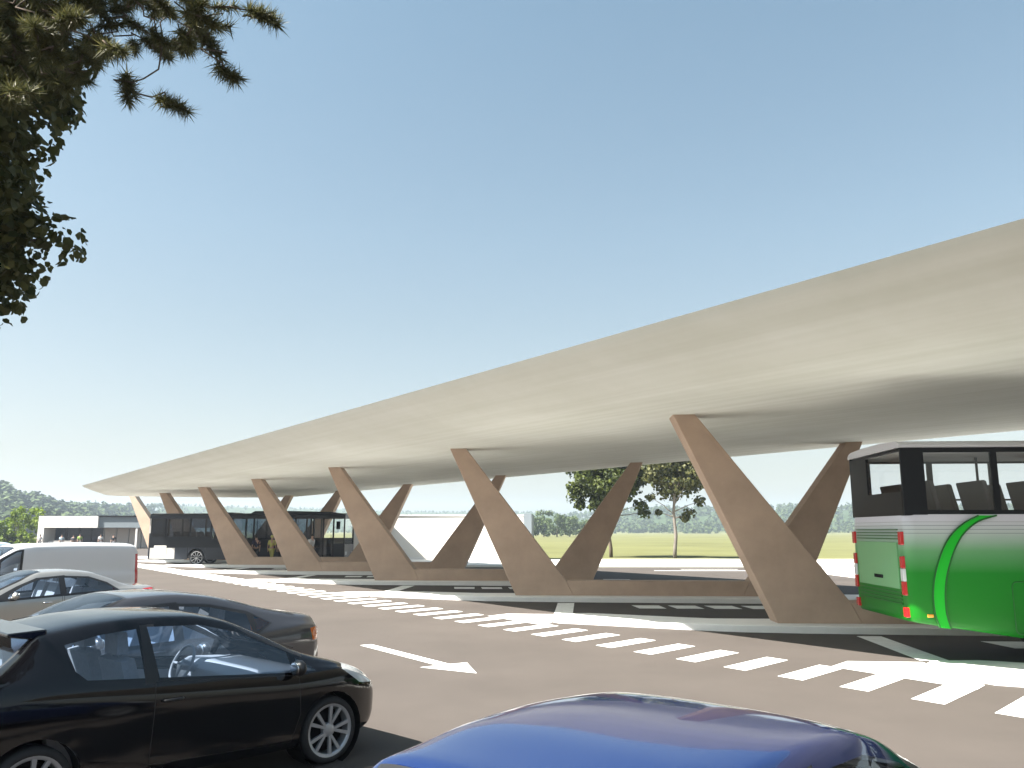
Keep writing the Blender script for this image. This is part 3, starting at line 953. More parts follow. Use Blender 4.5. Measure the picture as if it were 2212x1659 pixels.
def coach():
    L, Wd = 12.0, 2.55
    root = empty('coach', (6.46, 13.9, 0), -R(3.5))
    tag(root, 'green and white coach with a bright green arc, parked under the near canopy', 'bus')
    # lower shell: rounded plan outline swept up in rows
    def outline(ins, rc=.16):
        pts = []
        for (cx, cy, a0) in ((L - rc, rc, -90), (L - rc, Wd - rc, 0), (rc, Wd - rc, 90), (rc, rc, 180)):
            for k in range(6):
                a = R(a0 + 90 * k / 5)
                pts.append((cx + (rc - ins) * math.cos(a), cy + (rc - ins) * math.sin(a)))
        # subdivide the long near side and far side
        out = []
        for i, p in enumerate(pts):
            q = pts[(i + 1) % len(pts)]
            d = math.hypot(q[0] - p[0], q[1] - p[1])
            n = max(1, int(d / .5))
            for k in range(n):
                out.append((p[0] + (q[0] - p[0]) * k / n, p[1] + (q[1] - p[1]) * k / n))
        return out
    zs = [(0, .035), (.03, .012), (.10, 0), (.5, -.012), (1.0, -.015), (1.5, -.004), (1.62, .004), (1.75, .02)]
    vs, fs = [], []
    base = None
    for dz, ins in zs:
        ol = outline(ins)
        for (x, y) in ol:
            sk = .70 - .24 * min(1, max(0, x / 1.7))
            t = dz / 1.75
            vs.append((x, y, sk + (2.42 - sk) * t))
    n = len(outline(0))
    for i in range(len(zs) - 1):
        for j in range(n):
            fs.append((i * n + j, i * n + (j + 1) % n, (i + 1) * n + (j + 1) % n, (i + 1) * n + j))
    fs.append(tuple(range(n - 1, -1, -1)))
    MB().add(vs, fs).build('body', M['livery'], root, smooth=True)
    # upper frame: pillars and rails, black
    uf = MB()
    P_ = .05
    for y0, y1 in ((.02, .02 + P_), (Wd - .02 - P_, Wd - .02)):
        uf.box(.20, L - .2, y0, y1, 2.40, 2.49)
        uf.box(.20, L - .2, y0, y1, 3.44, 3.52)
    uf.build('window_rail', M['bus_black'], root)
    for y0, y1 in ((.019, .075), (Wd - .075, Wd - .019)):
        MB().prism([(.02, y0), (.40, y0), (.40, y1), (.02, y1)], 2.40, 3.53).build('corner_pillar', M['bus_black'], root, bevel=.01)
        for k in range(1, 9):
            x = .36 + k * 1.17
            MB().box(x - .05, x + .05, y0 + .002, y1 - .002, 2.488, 3.442).build('pillar', M['bus_black'], root)
    for k in range(9):
        x0, x1 = (.40 if k == 0 else .36 + k * 1.17 + .05), min(L - .15, .36 + (k + 1) * 1.17 - .05)
        for y in (.035, Wd - .041):
            MB().box(x0, x1, y, y + .006, 2.488, 3.442).build('window', M['glass_clear'], root)
    # rear face
    rf = MB().box(.018, .07, .075, Wd - .075, 2.40, 2.80)
    rf.box(.0185, .0695, Wd - .92, Wd - .076, 2.80, 3.50)
    rf.box(.0185, .0695, .076, Wd - .92, 3.46, 3.50)
    rf.build('rear_panel', M['bus_black'], root)
    MB().box(.03, .038, .075, Wd - .92, 2.80, 3.46).build('rear_window', M['glass_clear'], root)
    MB().box(L - .07, L - .02, .075, Wd - .075, 2.40, 2.55).build('front_panel', M['bus_black'], root)
    MB().box(L - .05, L - .04, .075, Wd - .075, 2.55, 3.46).build('windscreen', M['glass_clear'], root)
    # roof with rounded edge
    prof = [(0, 3.525), (0.005, 3.57), (.06, 3.615), (.2, 3.645), (.8, 3.67), (Wd - .8, 3.67), (Wd - .2, 3.645), (Wd - .06, 3.615), (Wd - .005, 3.57), (Wd, 3.525)]
    vs = [(x, y, z) for x in (.0, L - .05) for (y, z) in prof]
    k = len(prof)
    rm = MB().add(vs, [(i, i + 1, k + i + 1, k + i) for i in range(k - 1)] + [tuple(range(k - 1, -1, -1)), tuple(range(k, 2 * k)), (0, k, 2 * k - 1, k - 1)])
    rm.build('roof', M['bus_white'], root)
    MB().box(.08, L - .1, .09, Wd - .09, 3.475, 3.515).build('ceiling', M['ceiling'], root)
    # engine hatch, louvres, tail lamps, handle
    eh = MB().box(-.036, .02, .33, Wd - .33, 1.20, 1.96).build('engine_hatch', M['panel_green'], root, bevel=.006)
    MB().box(-.05, -.035, 1.02, 1.42, 1.34, 1.40).build('hatch_handle', M['dark'], eh, bevel=.01)
    lv = MB()
    for z in (2.02, 2.07, 2.12, 2.17, 1.14, 1.08, 1.02, .96):
        lv.box(-.026, .02, .30, Wd - .30, z - .008, z + .008)
    lv.build('louvre', M['dark_green'], root)
    for y in (.10, Wd - .22):
        for z0, z1, mt in ((1.92, 2.14, 'red_lens'), (1.54, 1.74, 'red_lens'), (1.335, 1.538, 'lamp'), (1.11, 1.333, 'red_lens'), (.76, .92, 'red_lens')):
            MB().box(-.05, .03, y, y + .12, z0, z1).build('tail_lamp', M[mt], root, bevel=.012)
    MB().box(.24, .34, -.012, .02, .775, .825).build('side_marker', M['amber'], root, bevel=.008)
    # the arc on the near side
    oa = [(1.18, 2.40), (.96, 2.29), (.76, 2.13), (.60, 1.92), (.48, 1.66), (.39, 1.38), (.35, 1.10), (.36, .82), (.42, .62)]
    ia = [(1.47, 2.40), (1.18, 2.31), (.95, 2.14), (.79, 1.92), (.67, 1.66), (.58, 1.38), (.54, 1.10), (.54, .82), (.59, .60)]
    def strip(o_, i_, y0, y1, nm, mt, par):
        mb = MB()
        for q in range(len(o_) - 1):
            mb.prism_y([o_[q], o_[q + 1], i_[q + 1], i_[q]], y0, y1)
        return mb.build(nm, M[mt], par)
    oa = catmull(oa, 3); ia = catmull(ia, 3)
    arc = strip(oa, ia, -.022, .03, 'arc', 'green', root)
    for ln in (oa, ia):
        MB().tube([(x, -.021, z) for x, z in ln], .014, 6).build('arc_edge', M['dark_green'], arc)
    # luggage doors
    for x0 in (1.60, 4.6, 6.2):
        r_ = .08
        pts = []
        x1, z0, z1 = x0 + 1.45, .52, 1.34
        for (cx, cz, a0) in ((x1 - r_, z1 - r_, 0), (x0 + r_, z1 - r_, 90), (x0 + r_, z0 + r_, 180), (x1 - r_, z0 + r_, 270)):
            for k in range(5):
                a = R(a0 + 90 * k / 4)
                pts.append((cx + r_ * math.cos(a), -.014, cz + r_ * math.sin(a)))
        pts.append(pts[0])
        MB().tube(pts, .009, 6, cap=False).build('luggage_door_seal', M['dark_green'], root)
    # cabin
    MB().box(.10, L - .1, .10, Wd - .10, 2.05, 2.10).build('cabin_floor', M['carpet'], root)
    for x in [.62 + .86 * i for i in range(12)]:
        for y in (.16, 1.42):
            mb = MB().prism_y([(x, 2.42), (x + .10, 2.40), (x - .05 + .02, 2.99), (x - .12, 2.99)], y, y + .95)
            mb.prism_y([(x, 2.28), (x + .48, 2.30), (x + .48, 2.42), (x, 2.42)], y, y + .95)
            mb.box(x + .1, x + .16, y + .4, y + .5, 2.10, 2.30)
            mb.build('seat', M['pole'], root, bevel=.03)
    MB().tube([(.3, Wd - .13, 2.74), (L - .4, Wd - .13, 2.74)], .018, 8).build('handrail', M['pole'], root)
    for x in (1.95, 4.6, 7.4):
        MB().tube([(x, 1.5, 2.10), (x, 1.5, 3.48)], .024, 8).build('grab_pole', M['pole'], root)
    for x in (3.4, 9.3):
        for sg, y in ((-1, .18), (1, Wd - .18)):
            w = add_wheel(root, x, y, .48, 'twin', sg)
        MB().lathe_y([(.56, -.02), (.56, .25), (.03, .25)], (x, 0, .5), 28).build('wheel_arch', M['dark'], root)
        MB().lathe_y([(.56, .02), (.56, -.25), (.03, -.25)], (x, Wd, .5), 28).build('wheel_arch', M['dark'], root)
    return root
coach()

def city_bus():
    L, Wd = 12.7, 2.5
    root = empty('city_bus', (-23.3, 54.35, 0), -R(2.5))
    tag(root, 'dark grey single-deck city bus standing in the far bay behind the slanting columns', 'bus')
    # lower shell with wheel openings, near and far panels
    wx = (3.15, 9.4)
    def panel(y0, y1):
        x = [0.10]
        mb = MB()
        segs = [(.12, wx[0] - .58), (wx[0] + .58, wx[1] - .58), (wx[1] + .58, 10.55)]
        for a, b in segs:
            mb.box(a, b, y0, y1, .36, 1.10)
        for w in wx:
            arch = [(w - .58, 1.10), (w - .58, .36)] + [(w - .56 * math.cos(R(t)), .50 + .56 * math.sin(R(t))) for t in range(0, 181, 15)] + [(w + .58, .36), (w + .58, 1.10)]
            n = len(arch) // 2
            for t in range(0, 180, 15):
                p, q = [(w - .56 * math.cos(R(a)), .50 + .56 * math.sin(R(a))) for a in (t, t + 15)]
                mb.prism_y([(p[0], 1.10), p, q, (q[0], 1.10)][::-1], y0, y1)
        return mb
    panel(0, .05).build('side_panel', M['bus_grey'], root)
    f = panel(Wd - .05, Wd)
    f.box(10.55, L - .1, Wd - .05, Wd, .36, 1.10)
    f.build('side_panel', M['bus_grey'], root)
    MB().box(.13, 1.75, -.012, .0, .40, 1.08).build('rear_corner_panel', M['bus_pale'], root)
    MB().box(.40, 1.20, -.03, -.012, .66, 1.22).build('notice_panel', M['white_wall'], root, bevel=.01)
    MB().box(.101, 4.0, .002, .05, 1.10, 1.80).build('waist_panel', M['bus_black'], root)
    wp = MB().box(4.0, 10.55, .002, .05, 1.10, 1.62)
    wp.box(.101, L - .1, Wd - .05, Wd - .002, 1.10, 1.70)
    wp.build('waist_panel', M['bus_black'], root)
    MB().box(.0, .1, .0, Wd, .40, 2.0).build('rear_panel', M['bus_grey'], root, bevel=.03)
    rf = MB().box(.0, .1, .0, .16, 2.0, 2.95); rf.box(.0, .1, Wd - .16, Wd, 2.0, 2.95)
    rf.build('rear_pillar', M['bus_pale'], root)
    MB().box(.04, .05, .16, Wd - .16, 2.0, 2.95).build('rear_window', M['glass_dark'], root)
    # roof
    prof = [(0, 2.93), (0, 3.10), (.08, 3.22), (.35, 3.27), (Wd - .35, 3.27), (Wd - .08, 3.22), (Wd, 3.10), (Wd, 2.93)]
    k = len(prof)
    vs = [(x, y, z) for x in (.0, L) for (y, z) in prof]
    MB().add(vs, [(i, i + 1, k + i + 1, k + i) for i in range(k - 1)] + [tuple(range(k - 1, -1, -1)), tuple(range(k, 2 * k)), (0, k, 2 * k - 1, k - 1)]).build('roof', M['bus_grey'], root)
    MB().prism_y([(6.4, 3.25), (12.2, 3.25), (11.6, 3.36), (9.0, 3.42), (6.7, 3.42)], .35, Wd - .35).build('roof_unit', M['bus_grey'], root, bevel=.03)
    MB().prism_y([(3.9, 3.25), (5.6, 3.25), (5.2, 3.33), (4.3, 3.33)], .45, Wd - .45).build('roof_unit', M['bus_grey'], root, bevel=.03)
    # pillars and windows
    xs = [.10, 1.02, 2.62, 4.0, 5.35, 6.75, 8.2, 9.45, 10.45]
    for x in xs:
        for y0, y1 in ((.004, .048), (Wd - .048, Wd - .004)):
            MB().box(x, x + .11, y0, y1, 1.60 if x > 3.9 else 1.79, 2.935).build('pillar', M['bus_black'], root)
    for i in range(len(xs) - 1):
        for y in (.02, Wd - .026):
            MB().box(xs[i] + .11, xs[i + 1], y, y + .006, 1.61 if xs[i] > 3.5 else 1.80, 2.93).build('window', M['glass_dark' if y < 1 else 'glass_clear'], root)
    # door bay at the front
    for x in (10.62, 11.25, 11.90):
        MB().box(x, x + .10, .0, .05, .36, 2.935).build('door_post', M['bus_black'], root)
    for x0, x1 in ((10.72, 11.25), (11.35, 11.90)):
        d = MB().box(x0, x1, .018, .024, .42, 2.85).build('door', M['glass_clear'], root)
        MB().tube([(x1 - .08, -.02, 1.0), (x1 - .08, -.02, 1.9)], .015, 6).build('handle', M['pole'], d)
    MB().box(12.0, L - .02, .0, .05, .36, 1.35).build('front_corner_panel', M['bus_grey'], root)
    MB().box(12.0, L - .06, .02, .026, 1.36, 2.92).build('driver_window', M['glass_clear'], root)
    MB().box(L - .1, L, .0, Wd, .36, 1.30).build('front_panel', M['bus_grey'], root, bevel=.03)
    MB().box(L - .06, L - .05, .08, Wd - .08, 1.30, 2.93).build('windscreen', M['glass_clear'], root)
    for y in (.0, Wd - .08):
        MB().box(L - .09, L - .01, y, y + .08, 1.30, 2.935).build('front_pillar', M['bus_black'], root)
    MB().box(L - .5, L - .28, -.32, -.12, 2.25, 2.75).build('mirror', M['dark'], root, bevel=.03)
    MB().box(L + .0, L + .02, .2, .6, .65, .85).build('headlight', M['lamp'], root)
    MB().box(L + .0, L + .02, Wd - .6, Wd - .2, .65, .85).build('headlight', M['lamp'], root)
    # inside
    MB().box(.12, L - .12, .06, Wd - .06, .48, .55).build('cabin_floor', M['carpet'], root)
    MB().box(.12, 2.6, .3, Wd - .3, .55, 1.5).build('engine_box', M['pole'], root)
    for x in (1.6, 2.6, 3.7, 4.8, 5.9, 7.0, 8.1):
        for y in (.12, 1.45):
            z = 1.05 if x < 4.5 else .62
            mb = MB().prism_y([(x, z + .35), (x + .5, z + .35), (x + .5, z + .45), (x + .12, z + .47), (x - .02, z + 1.05), (x - .1, z + 1.05)], y, y + .92)
            mb.box(x + .1, x + .2, y + .4, y + .5, .55, z + .36)
            mb.build('seat', M['pole'], root)
    for x in (4.2, 6.6, 9.3, 10.4):
        MB().tube([(x, 1.2, .55), (x, 1.2, 3.2)], .025, 6).build('grab_pole', M['pole'], root)
    for w in wx:
        for sg, y in ((-1, .17), (1, Wd - .17)):
            add_wheel(root, w, y, .48, 'spoke', sg)
    return root
city_bus()

# ------------------------------------------------------------------ buildings
wb = empty('white_hall', (-11.8, 62.4, .09), -R(3.0))
tag(wb, 'long low white windowless building seen through the columns, grey end fin', 'building')
MB().box(0, 12.7, 0, 6.5, 0, 3.16).build('wall', M['white_wall'], wb, bevel=.03)
MB().box(-.06, 12.76, -.06, 6.56, 3.16, 3.24).build('roof_edge', M['white_wall'], wb)
MB().box(12.70, 13.25, -.25, 6.6, 0, 3.32).build('end_fin', M['grey_wall'], wb)
MB().box(-.01, 12.69, -.03, 0, 0, .18).build('plinth', M['kerb'], wb)

st_ = empty('station_building', (-58.3, 104.0, 0), 0)
tag(st_, 'white flat-roofed station building with recessed glass front and grey upper storey at the right', 'building')
MB().box(0, .75, 0, 10, 0, 3.95).build('wall', M['white_wall'], st_)
MB().box(.75, 17, 2.6, 3.0, 0, 2.55).build('rear_wall', M['brown_lattice'], st_)
MB().box(.75, 7.3, 0, 10, 2.55, 3.95).build('canopy_beam', M['white_wall'], st_)
MB().box(7.3, 19, .25, 10, 2.55, 3.86).build('upper_wall', M['grey_wall'], st_)
MB().box(7.1, 19.2, .05, 10.2, 3.86, 4.02).build('roof_edge', M['dark'], st_)
for i in range(9):
    x = .9 + i * 1.55
    p = MB().box(x, x + 1.4, 2.45, 2.50, .1, 2.5).build('window', M['glass_dark'] if i < 4 else M['brown_lattice'], st_)
    MB().box(x + 1.40, x + 1.5, 2.38, 2.55, 0, 2.55).build('mullion', M['pole'] if i < 3 else M['bus_pale'], st_)
for x in (11.9,):
    MB().box(x, x + .22, .3, .5, 0, 2.55).build('column', M['white_wall'], st_)
MB().box(1.2, 4.2, .4, 1.0, 0, .95).build('counter', M['bus_pale'], st_, bevel=.02)

# ------------------------------------------------------------------ people
SKIN = pmat('skin', (.42, .26, .19), .6)
HAIR = pmat('dark hair', (.015, .012, .01), .7)
def cloth(nm, c): return pmat(nm, c, .85)
def skin_mesh(name, verts, edges, radii, mat, parent, sub=1, root_i=0):
    me = bpy.data.meshes.new(name)
    me.from_pydata([tuple(v) for v in verts], edges, [])
    o = bpy.data.objects.new(name, me)
    COL.objects.link(o)
    md = o.modifiers.new('skin', 'SKIN')
    sk = me.skin_vertices[0].data
    for i, r in enumerate(radii):
        sk[i].radius = (r, r) if not hasattr(r, '__len__') else r
        sk[i].use_root = (i == root_i)
    sm = o.modifiers.new('sub', 'SUBSURF'); sm.levels = sub; sm.render_levels = sub
    dg = bpy.context.evaluated_depsgraph_get()
    me2 = bpy.data.meshes.new_from_object(o.evaluated_get(dg))
    me2.name = name
    bpy.data.objects.remove(o)
    o = bpy.data.objects.new(name, me2)
    COL.objects.link(o)
    me2.materials.clear(); me2.materials.append(mat)
    me2.polygons.foreach_set('use_smooth', [True] * len(me2.polygons))
    if parent: o.parent = parent
    return o
def person(loc, rz, h, top, legs, label, walk=.12, hair=HAIR, group=None, arm=.12):
    root = empty('person', loc, rz)
    tag(root, label, 'person', group)
    s = h / 1.75
    V_ = []; Ed = []; Ra = []
    def add(p, r, frm=None):
        V_.append((p[0] * s, p[1] * s, p[2] * s)); Ra.append((r[0] * s, r[1] * s) if hasattr(r, '__len__') else r * s)
        if frm is not None: Ed.append((frm, len(V_) - 1))
        return len(V_) - 1
    pel = add((0, 0, .95), (.15, .11))
    ch = add((0, 0, 1.18), (.14, .10), pel)
    sh = add((0, 0, 1.40), (.15, .09), ch)
    nk = add((.01, 0, 1.50), .055, sh)
    hd0 = add((.02, 0, 1.58), .075, nk)
    hd = add((.025, 0, 1.67), .09, hd0)
    add((.015, 0, 1.73), .06, hd)
    for sg in (-1, 1):
        hp_ = add((0, sg * .10, .88), .095, pel)
        kn = add((.04 + sg * walk * .6, sg * .10, .50), .058, hp_)
        an = add((sg * walk * 1.2 - .02, sg * .10, .09), .042, kn)
        add((sg * walk * 1.2 + .14, sg * .11, .04), .035, an)
        s1 = add((0, sg * .19, 1.39), .06, sh)
        el = add((-.02 - sg * arm * .4, sg * .245, 1.12), .043, s1)
        wr = add((.05 - sg * arm, sg * .25, .88), .03, el)
        pa = add((.07 - sg * arm, sg * .25, .81), (.022, .038), wr)
        for q, ln in zip((-.03, -.01, .01, .03), (.075, .09, .085, .065)):
            f1 = add((.085 - sg * arm + q * .8, sg * .25, .765), .010, pa)
            add((.085 - sg * arm + q * .8 - .005, sg * .245, .765 - ln * .55), .009, f1)
        th = add((.105 - sg * arm, sg * .245, .81), .011, pa)
        add((.125 - sg * arm, sg * .24, .775), .010, th)
    skin_mesh('body', V_, Ed, Ra, SKIN, root, 1)
    # clothes follow the same joints a little wider
    def grow(idx_pts, edges, rad, nm, mt):
        skin_mesh(nm, [tuple(c * s for c in p) for p in idx_pts], edges, [(r[0] * s, r[1] * s) if hasattr(r, '__len__') else r * s for r in rad], mt, root, 1)
    grow([(0, 0, .93), (0, 0, 1.18), (0, 0, 1.40), (0, .19, 1.39), (.0 - arm * .4, .25, 1.12), (0, -.19, 1.39), (0 + arm * .4, -.25, 1.12), (.005, 0, 1.475)],
         [(0, 1), (1, 2), (2, 3), (3, 4), (2, 5), (5, 6), (2, 7)], [(.168, .128), (.160, .120), (.178, .115), .088, .064, .088, .064, .085], 'shirt', top)
    grow([(0, 0, .96), (0, .10, .86), (.04 + walk * .6, .10, .50), (walk * 1.2 - .02, .10, .09), (0, -.10, .86), (.04 - walk * .6, -.10, .50), (-walk * 1.2 - .02, -.10, .09)],
         [(0, 1), (1, 2), (2, 3), (0, 4), (4, 5), (5, 6)], [(.162, .122), .108, .070, .058, .108, .070, .058], 'trousers', legs)
    MB().ball((.0 * s, 0, 1.685 * s), (.105 * s, .092 * s, .10 * s), 14, 10).build('hair', hair, root, smooth=True)
    fc = MB()
    for sg in (-1, 1):
        fc.ball((.105 * s, sg * .033 * s, 1.645 * s), .012 * s, 8, 6)
    fc.build('eyes', M['dark'], root)
    return root
WHT, NVY, YEL, BLK, LBL, GRN, GRY = cloth('white cotton', (.55, .55, .55)), cloth('navy cotton', (.015, .016, .05)), cloth('yellow cotton', (.50, .48, .14)), cloth('black cotton', (.014, .014, .016)), cloth('light blue cotton', (.42, .52, .60)), cloth('green cotton', (.24, .34, .08)), cloth('grey trousers', (.10, .10, .11))
person((-15.95, 52.9, KZ), 2.0, 1.72, NVY, BLK, 'person in dark navy clothes walking beside the city bus')
person((-15.0, 53.0, KZ), 1.2, 1.72, YEL, YEL, 'person in pale yellow clothes walking beside the city bus', hair=YEL)
person((-14.45, 53.1, KZ), -1.0, 1.70, BLK, BLK, 'person in black clothes next to the one in yellow')
person((-12.25, 51.9, KZ), -.4, 1.80, WHT, GRY, 'person in a white shirt at the front door of the city bus')
person((-12.85, 52.4, KZ), .2, 1.68, NVY, NVY, 'person in purple navy top just behind the person in white')
for (x, y, top, lab, hh) in ((-56.7, 101.8, WHT, 'person in pale top at the left end of the station front', 1.72), (-54.4, 102.4, LBL, 'person in a light blue shirt by the station windows', 1.70),
                             (-53.2, 102.8, GRY, 'person in grey by the counter of the station building', 1.66), (-51.9, 101.8, GRN, 'person in a yellow green shirt in front of the station building', 1.80),
                             (-49.6, 102.2, WHT, 'person in a white shirt before the lattice front of the station', 1.76), (-47.6, 101.2, BLK, 'person in black at the right end of the station front', 1.74)):
    person((x, y, 0), -1.2, hh, top, GRY, lab)

# ------------------------------------------------------------------ trees and shrubs
def leaf_cloud(mb, rnd, centers, n, size, spread, flat=.6, shape=6):
    """leaf-sized faces spread round cluster centres; each leaf is a small bent polygon"""
    for (cx, cy, cz, r) in centers:
        for _ in range(n):
            d = Vector((rnd.gauss(0, 1), rnd.gauss(0, 1), rnd.gauss(0, 1) * flat))
            d = d.normalized() * r * spread * rnd.random() ** .4
            p = Vector((cx, cy, cz)) + d
            nrm = (d.normalized() + Vector((rnd.gauss(0, .6), rnd.gauss(0, .6), rnd.gauss(.5, .6)))).normalized()
            a = nrm.orthogonal().normalized()
            a = Matrix.Rotation(rnd.random() * 6.28, 3, nrm) @ a
            b = nrm.cross(a)
            s = size * (.6 + .8 * rnd.random())
            base = len(mb.v)
            if shape == 4:
                q = [(-.5, 0), (0, -.36), (.55, 0), (0, .36)]
            else:
                q = [(-.5, 0), (-.22, -.36), (.2, -.38), (.55, 0), (.2, .38), (-.22, .36)]
            for (x, y) in q:
                pp = p + a * x * s + b * y * s + nrm * (abs(y) * .35 * s)
                mb.v.append(tuple(pp))
            mb.f.append(tuple(range(base, base + len(q))))

def limb(mb, rnd, p, q, r0, r1, wob=.08, k=6, n=5):
    pts = []
    for i in range(n + 1):
        t = i / n
        w = wob * math.sin(math.pi * t)
        pts.append(Vector(p).lerp(Vector(q), t) + Vector((rnd.uniform(-w, w), rnd.uniform(-w, w), rnd.uniform(-w, w) * .4)))
    mb.tube(pts, [r0 + (r1 - r0) * i / n for i in range(n + 1)], k)
    return pts

def field_tree(loc, seed, crown, h0, label, mat, trunk_mat, extra=(), rad=.16, leaf=.30, ncl=90, nl=70, group=None, trunk_top=None, cl=(.5, 1.0)):
    """crown = (cx, cy, cz, rx, ry, rz)"""
    rnd = random.Random(seed)
    root = empty('broadleaf_tree', loc)
    tag(root, label, 'tree', group)
    cx, cy, cz, rx, ry, rz = crown
    tr = MB()
    top = (cx * .8, cy * .8, trunk_top or cz)
    limb(tr, rnd, (0, 0, -.1), top, rad, rad * .45, .12, 10, 8)
    cents = []
    for i in range(ncl):
        while True:
            d = Vector((rnd.uniform(-1, 1), rnd.uniform(-1, 1), rnd.uniform(-1, 1)))
            if .25 < d.length < 1: break
        r = rnd.uniform(*cl)
        dd = d * (.95 if rnd.random() < .8 else 1.12)
        cents.append((cx + dd.x * rx, cy + dd.y * ry, cz + dd.z * rz, r))
    for e in extra: cents.append(e)
    for i, c in enumerate(cents):
        if i % 5 == 0 or i >= ncl:
            z0 = min(c[2] - .3, top[2]) * rnd.uniform(.75, .98)
            limb(tr, rnd, (top[0] * z0 / top[2], top[1] * z0 / top[2], max(h0, z0)), (c[0], c[1], c[2]), rad * .35, rad * .08, .15, 5, 4)
    tr.build('trunk', trunk_mat, root, smooth=True)
    cr = MB()
    leaf_cloud(cr, rnd, cents, nl, leaf, 1.0)
    cr.build('crown', mat, root)
    return root
LF_DARK = leaf_mat('dark green leaf', (.022, .036, .008), (.085, .105, .018), .30)
LF_OLIVE = leaf_mat('olive green leaf', (.030, .040, .012), (.105, .105, .030), .30)
LF_LIME = leaf_mat('lime green leaf', (.075, .13, .008), (.20, .27, .02), .35)
LF_FAR = leaf_mat('pale green leaf', (.045, .075, .022), (.11, .15, .05), .3)
LF_NEAR = leaf_mat('near tree leaf', (.045, .058, .022), (.125, .125, .045), .40)  # olive leaf colour, varied at random from leaf to leaf
LF_PINE = leaf_mat('pine needle', (.046, .054, .020), (.130, .122, .045), .3)
field_tree((8.3, 71.2, -.03), 3, (-.2, 0, 7.0, 3.1, 2.9, 2.9), 3.4, 'dark green broadleaf tree on the meadow edge, the fuller one of two', LF_DARK, M['bark'],
           extra=((-2.6, 0, 4.3, .5), (2.9, .3, 3.7, .55), (2.5, -.3, 4.4, .6)), ncl=150, nl=110, leaf=.26)
field_tree((13.2, 69.0, -.03), 8, (0.3, 0, 7.4, 2.7, 2.6, 2.7), 3.2, 'sparser brownish green tree with bare lower trunk on the meadow edge', LF_OLIVE, M['bark_pale'],
           extra=((-1.2, 0, 3.7, .28), (1.3, .1, 3.6, .55), (2.2, 0, 4.6, .5), (-1.8, 0, 4.9, .4), (1.0, .2, 3.3, .4)), ncl=100, nl=80, leaf=.26)

# lime bushes behind the vans, beside the station building
for i, (x, y, h, w, lab) in enumerate(((-71.6, 113, 4.9, 2.2, 'lime green shrub at the far left edge, the lowest of the three'), (-68.0, 112.5, 4.7, 2.3, 'rounded lime green shrub in the middle of the row by the station'), (-64.6, 112, 5.5, 2.7, 'tall lime green shrub next to the white station wall'))):
    rnd = random.Random(40 + i)
    root = empty('shrub', (x, y, 0))
    tag(root, lab, 'shrub')
    cents = []
    for k in range(46):
        a = rnd.random() * 6.28
        rr = w * rnd.random() ** .5
        z = .3 + (h - .7) * rnd.random() * (1 - .25 * (rr / w) ** 3)
        cents.append((rr * math.cos(a), rr * math.sin(a), z, rnd.uniform(.35, .75)))
    tk = MB()
    for c in cents[::5]:
        limb(tk, rnd, (c[0] * .2, c[1] * .2, 0), c[:3], .06, .015, .1, 5, 3)
    tk.build('stem', M['bark'], root)
    mb = MB()
    leaf_cloud(mb, rnd, cents, 60, .30, 1.0, .8)
    mb.build('foliage', LF_LIME, root)

# paler trees at the far end of the meadow
for i, (px, d, h, w) in enumerate(((1150, 300, 7.2, 3.2), (1172, 310, 9.6, 4.6), (1200, 300, 8.6, 5.0), (1226, 320, 7.6, 4.6), (1252, 330, 6.2, 4.2))):
    x = (px - PXC) / PXF * d * 1.02
    rnd = random.Random(70 + i)
    root = empty('meadow_tree', (x, d, -.05))
    lab = ['first and lowest pale green tree right of the white building', 'tallest pale green tree at the far end of the meadow', 'broad pale green tree beside the tallest one across the meadow', 'pale green tree towards the right of the meadow clump', 'rightmost low pale tree of the meadow clump'][i]
    tag(root, lab, 'tree', 'pale trees beyond the meadow')
    tk = MB(); limb(tk, rnd, (0, 0, 0), (0, 0, h * .6), .25, .1, .2, 6, 4); tk.build('trunk', M['bark'], root)
    cents = [(w * rnd.uniform(-.8, .8), w * rnd.uniform(-.8, .8), h * rnd.uniform(.15, .92), rnd.uniform(.9, 1.6)) for _ in range(26)]
    cents = [c for c in cents if (c[0] / w) ** 2 + ((c[2] - h * .5) / (h * .52)) ** 2 < 1]
    mb = MB(); leaf_cloud(mb, rnd, cents, 60, .8, 1.0, .8, 4); mb.build('crown', LF_FAR, root)

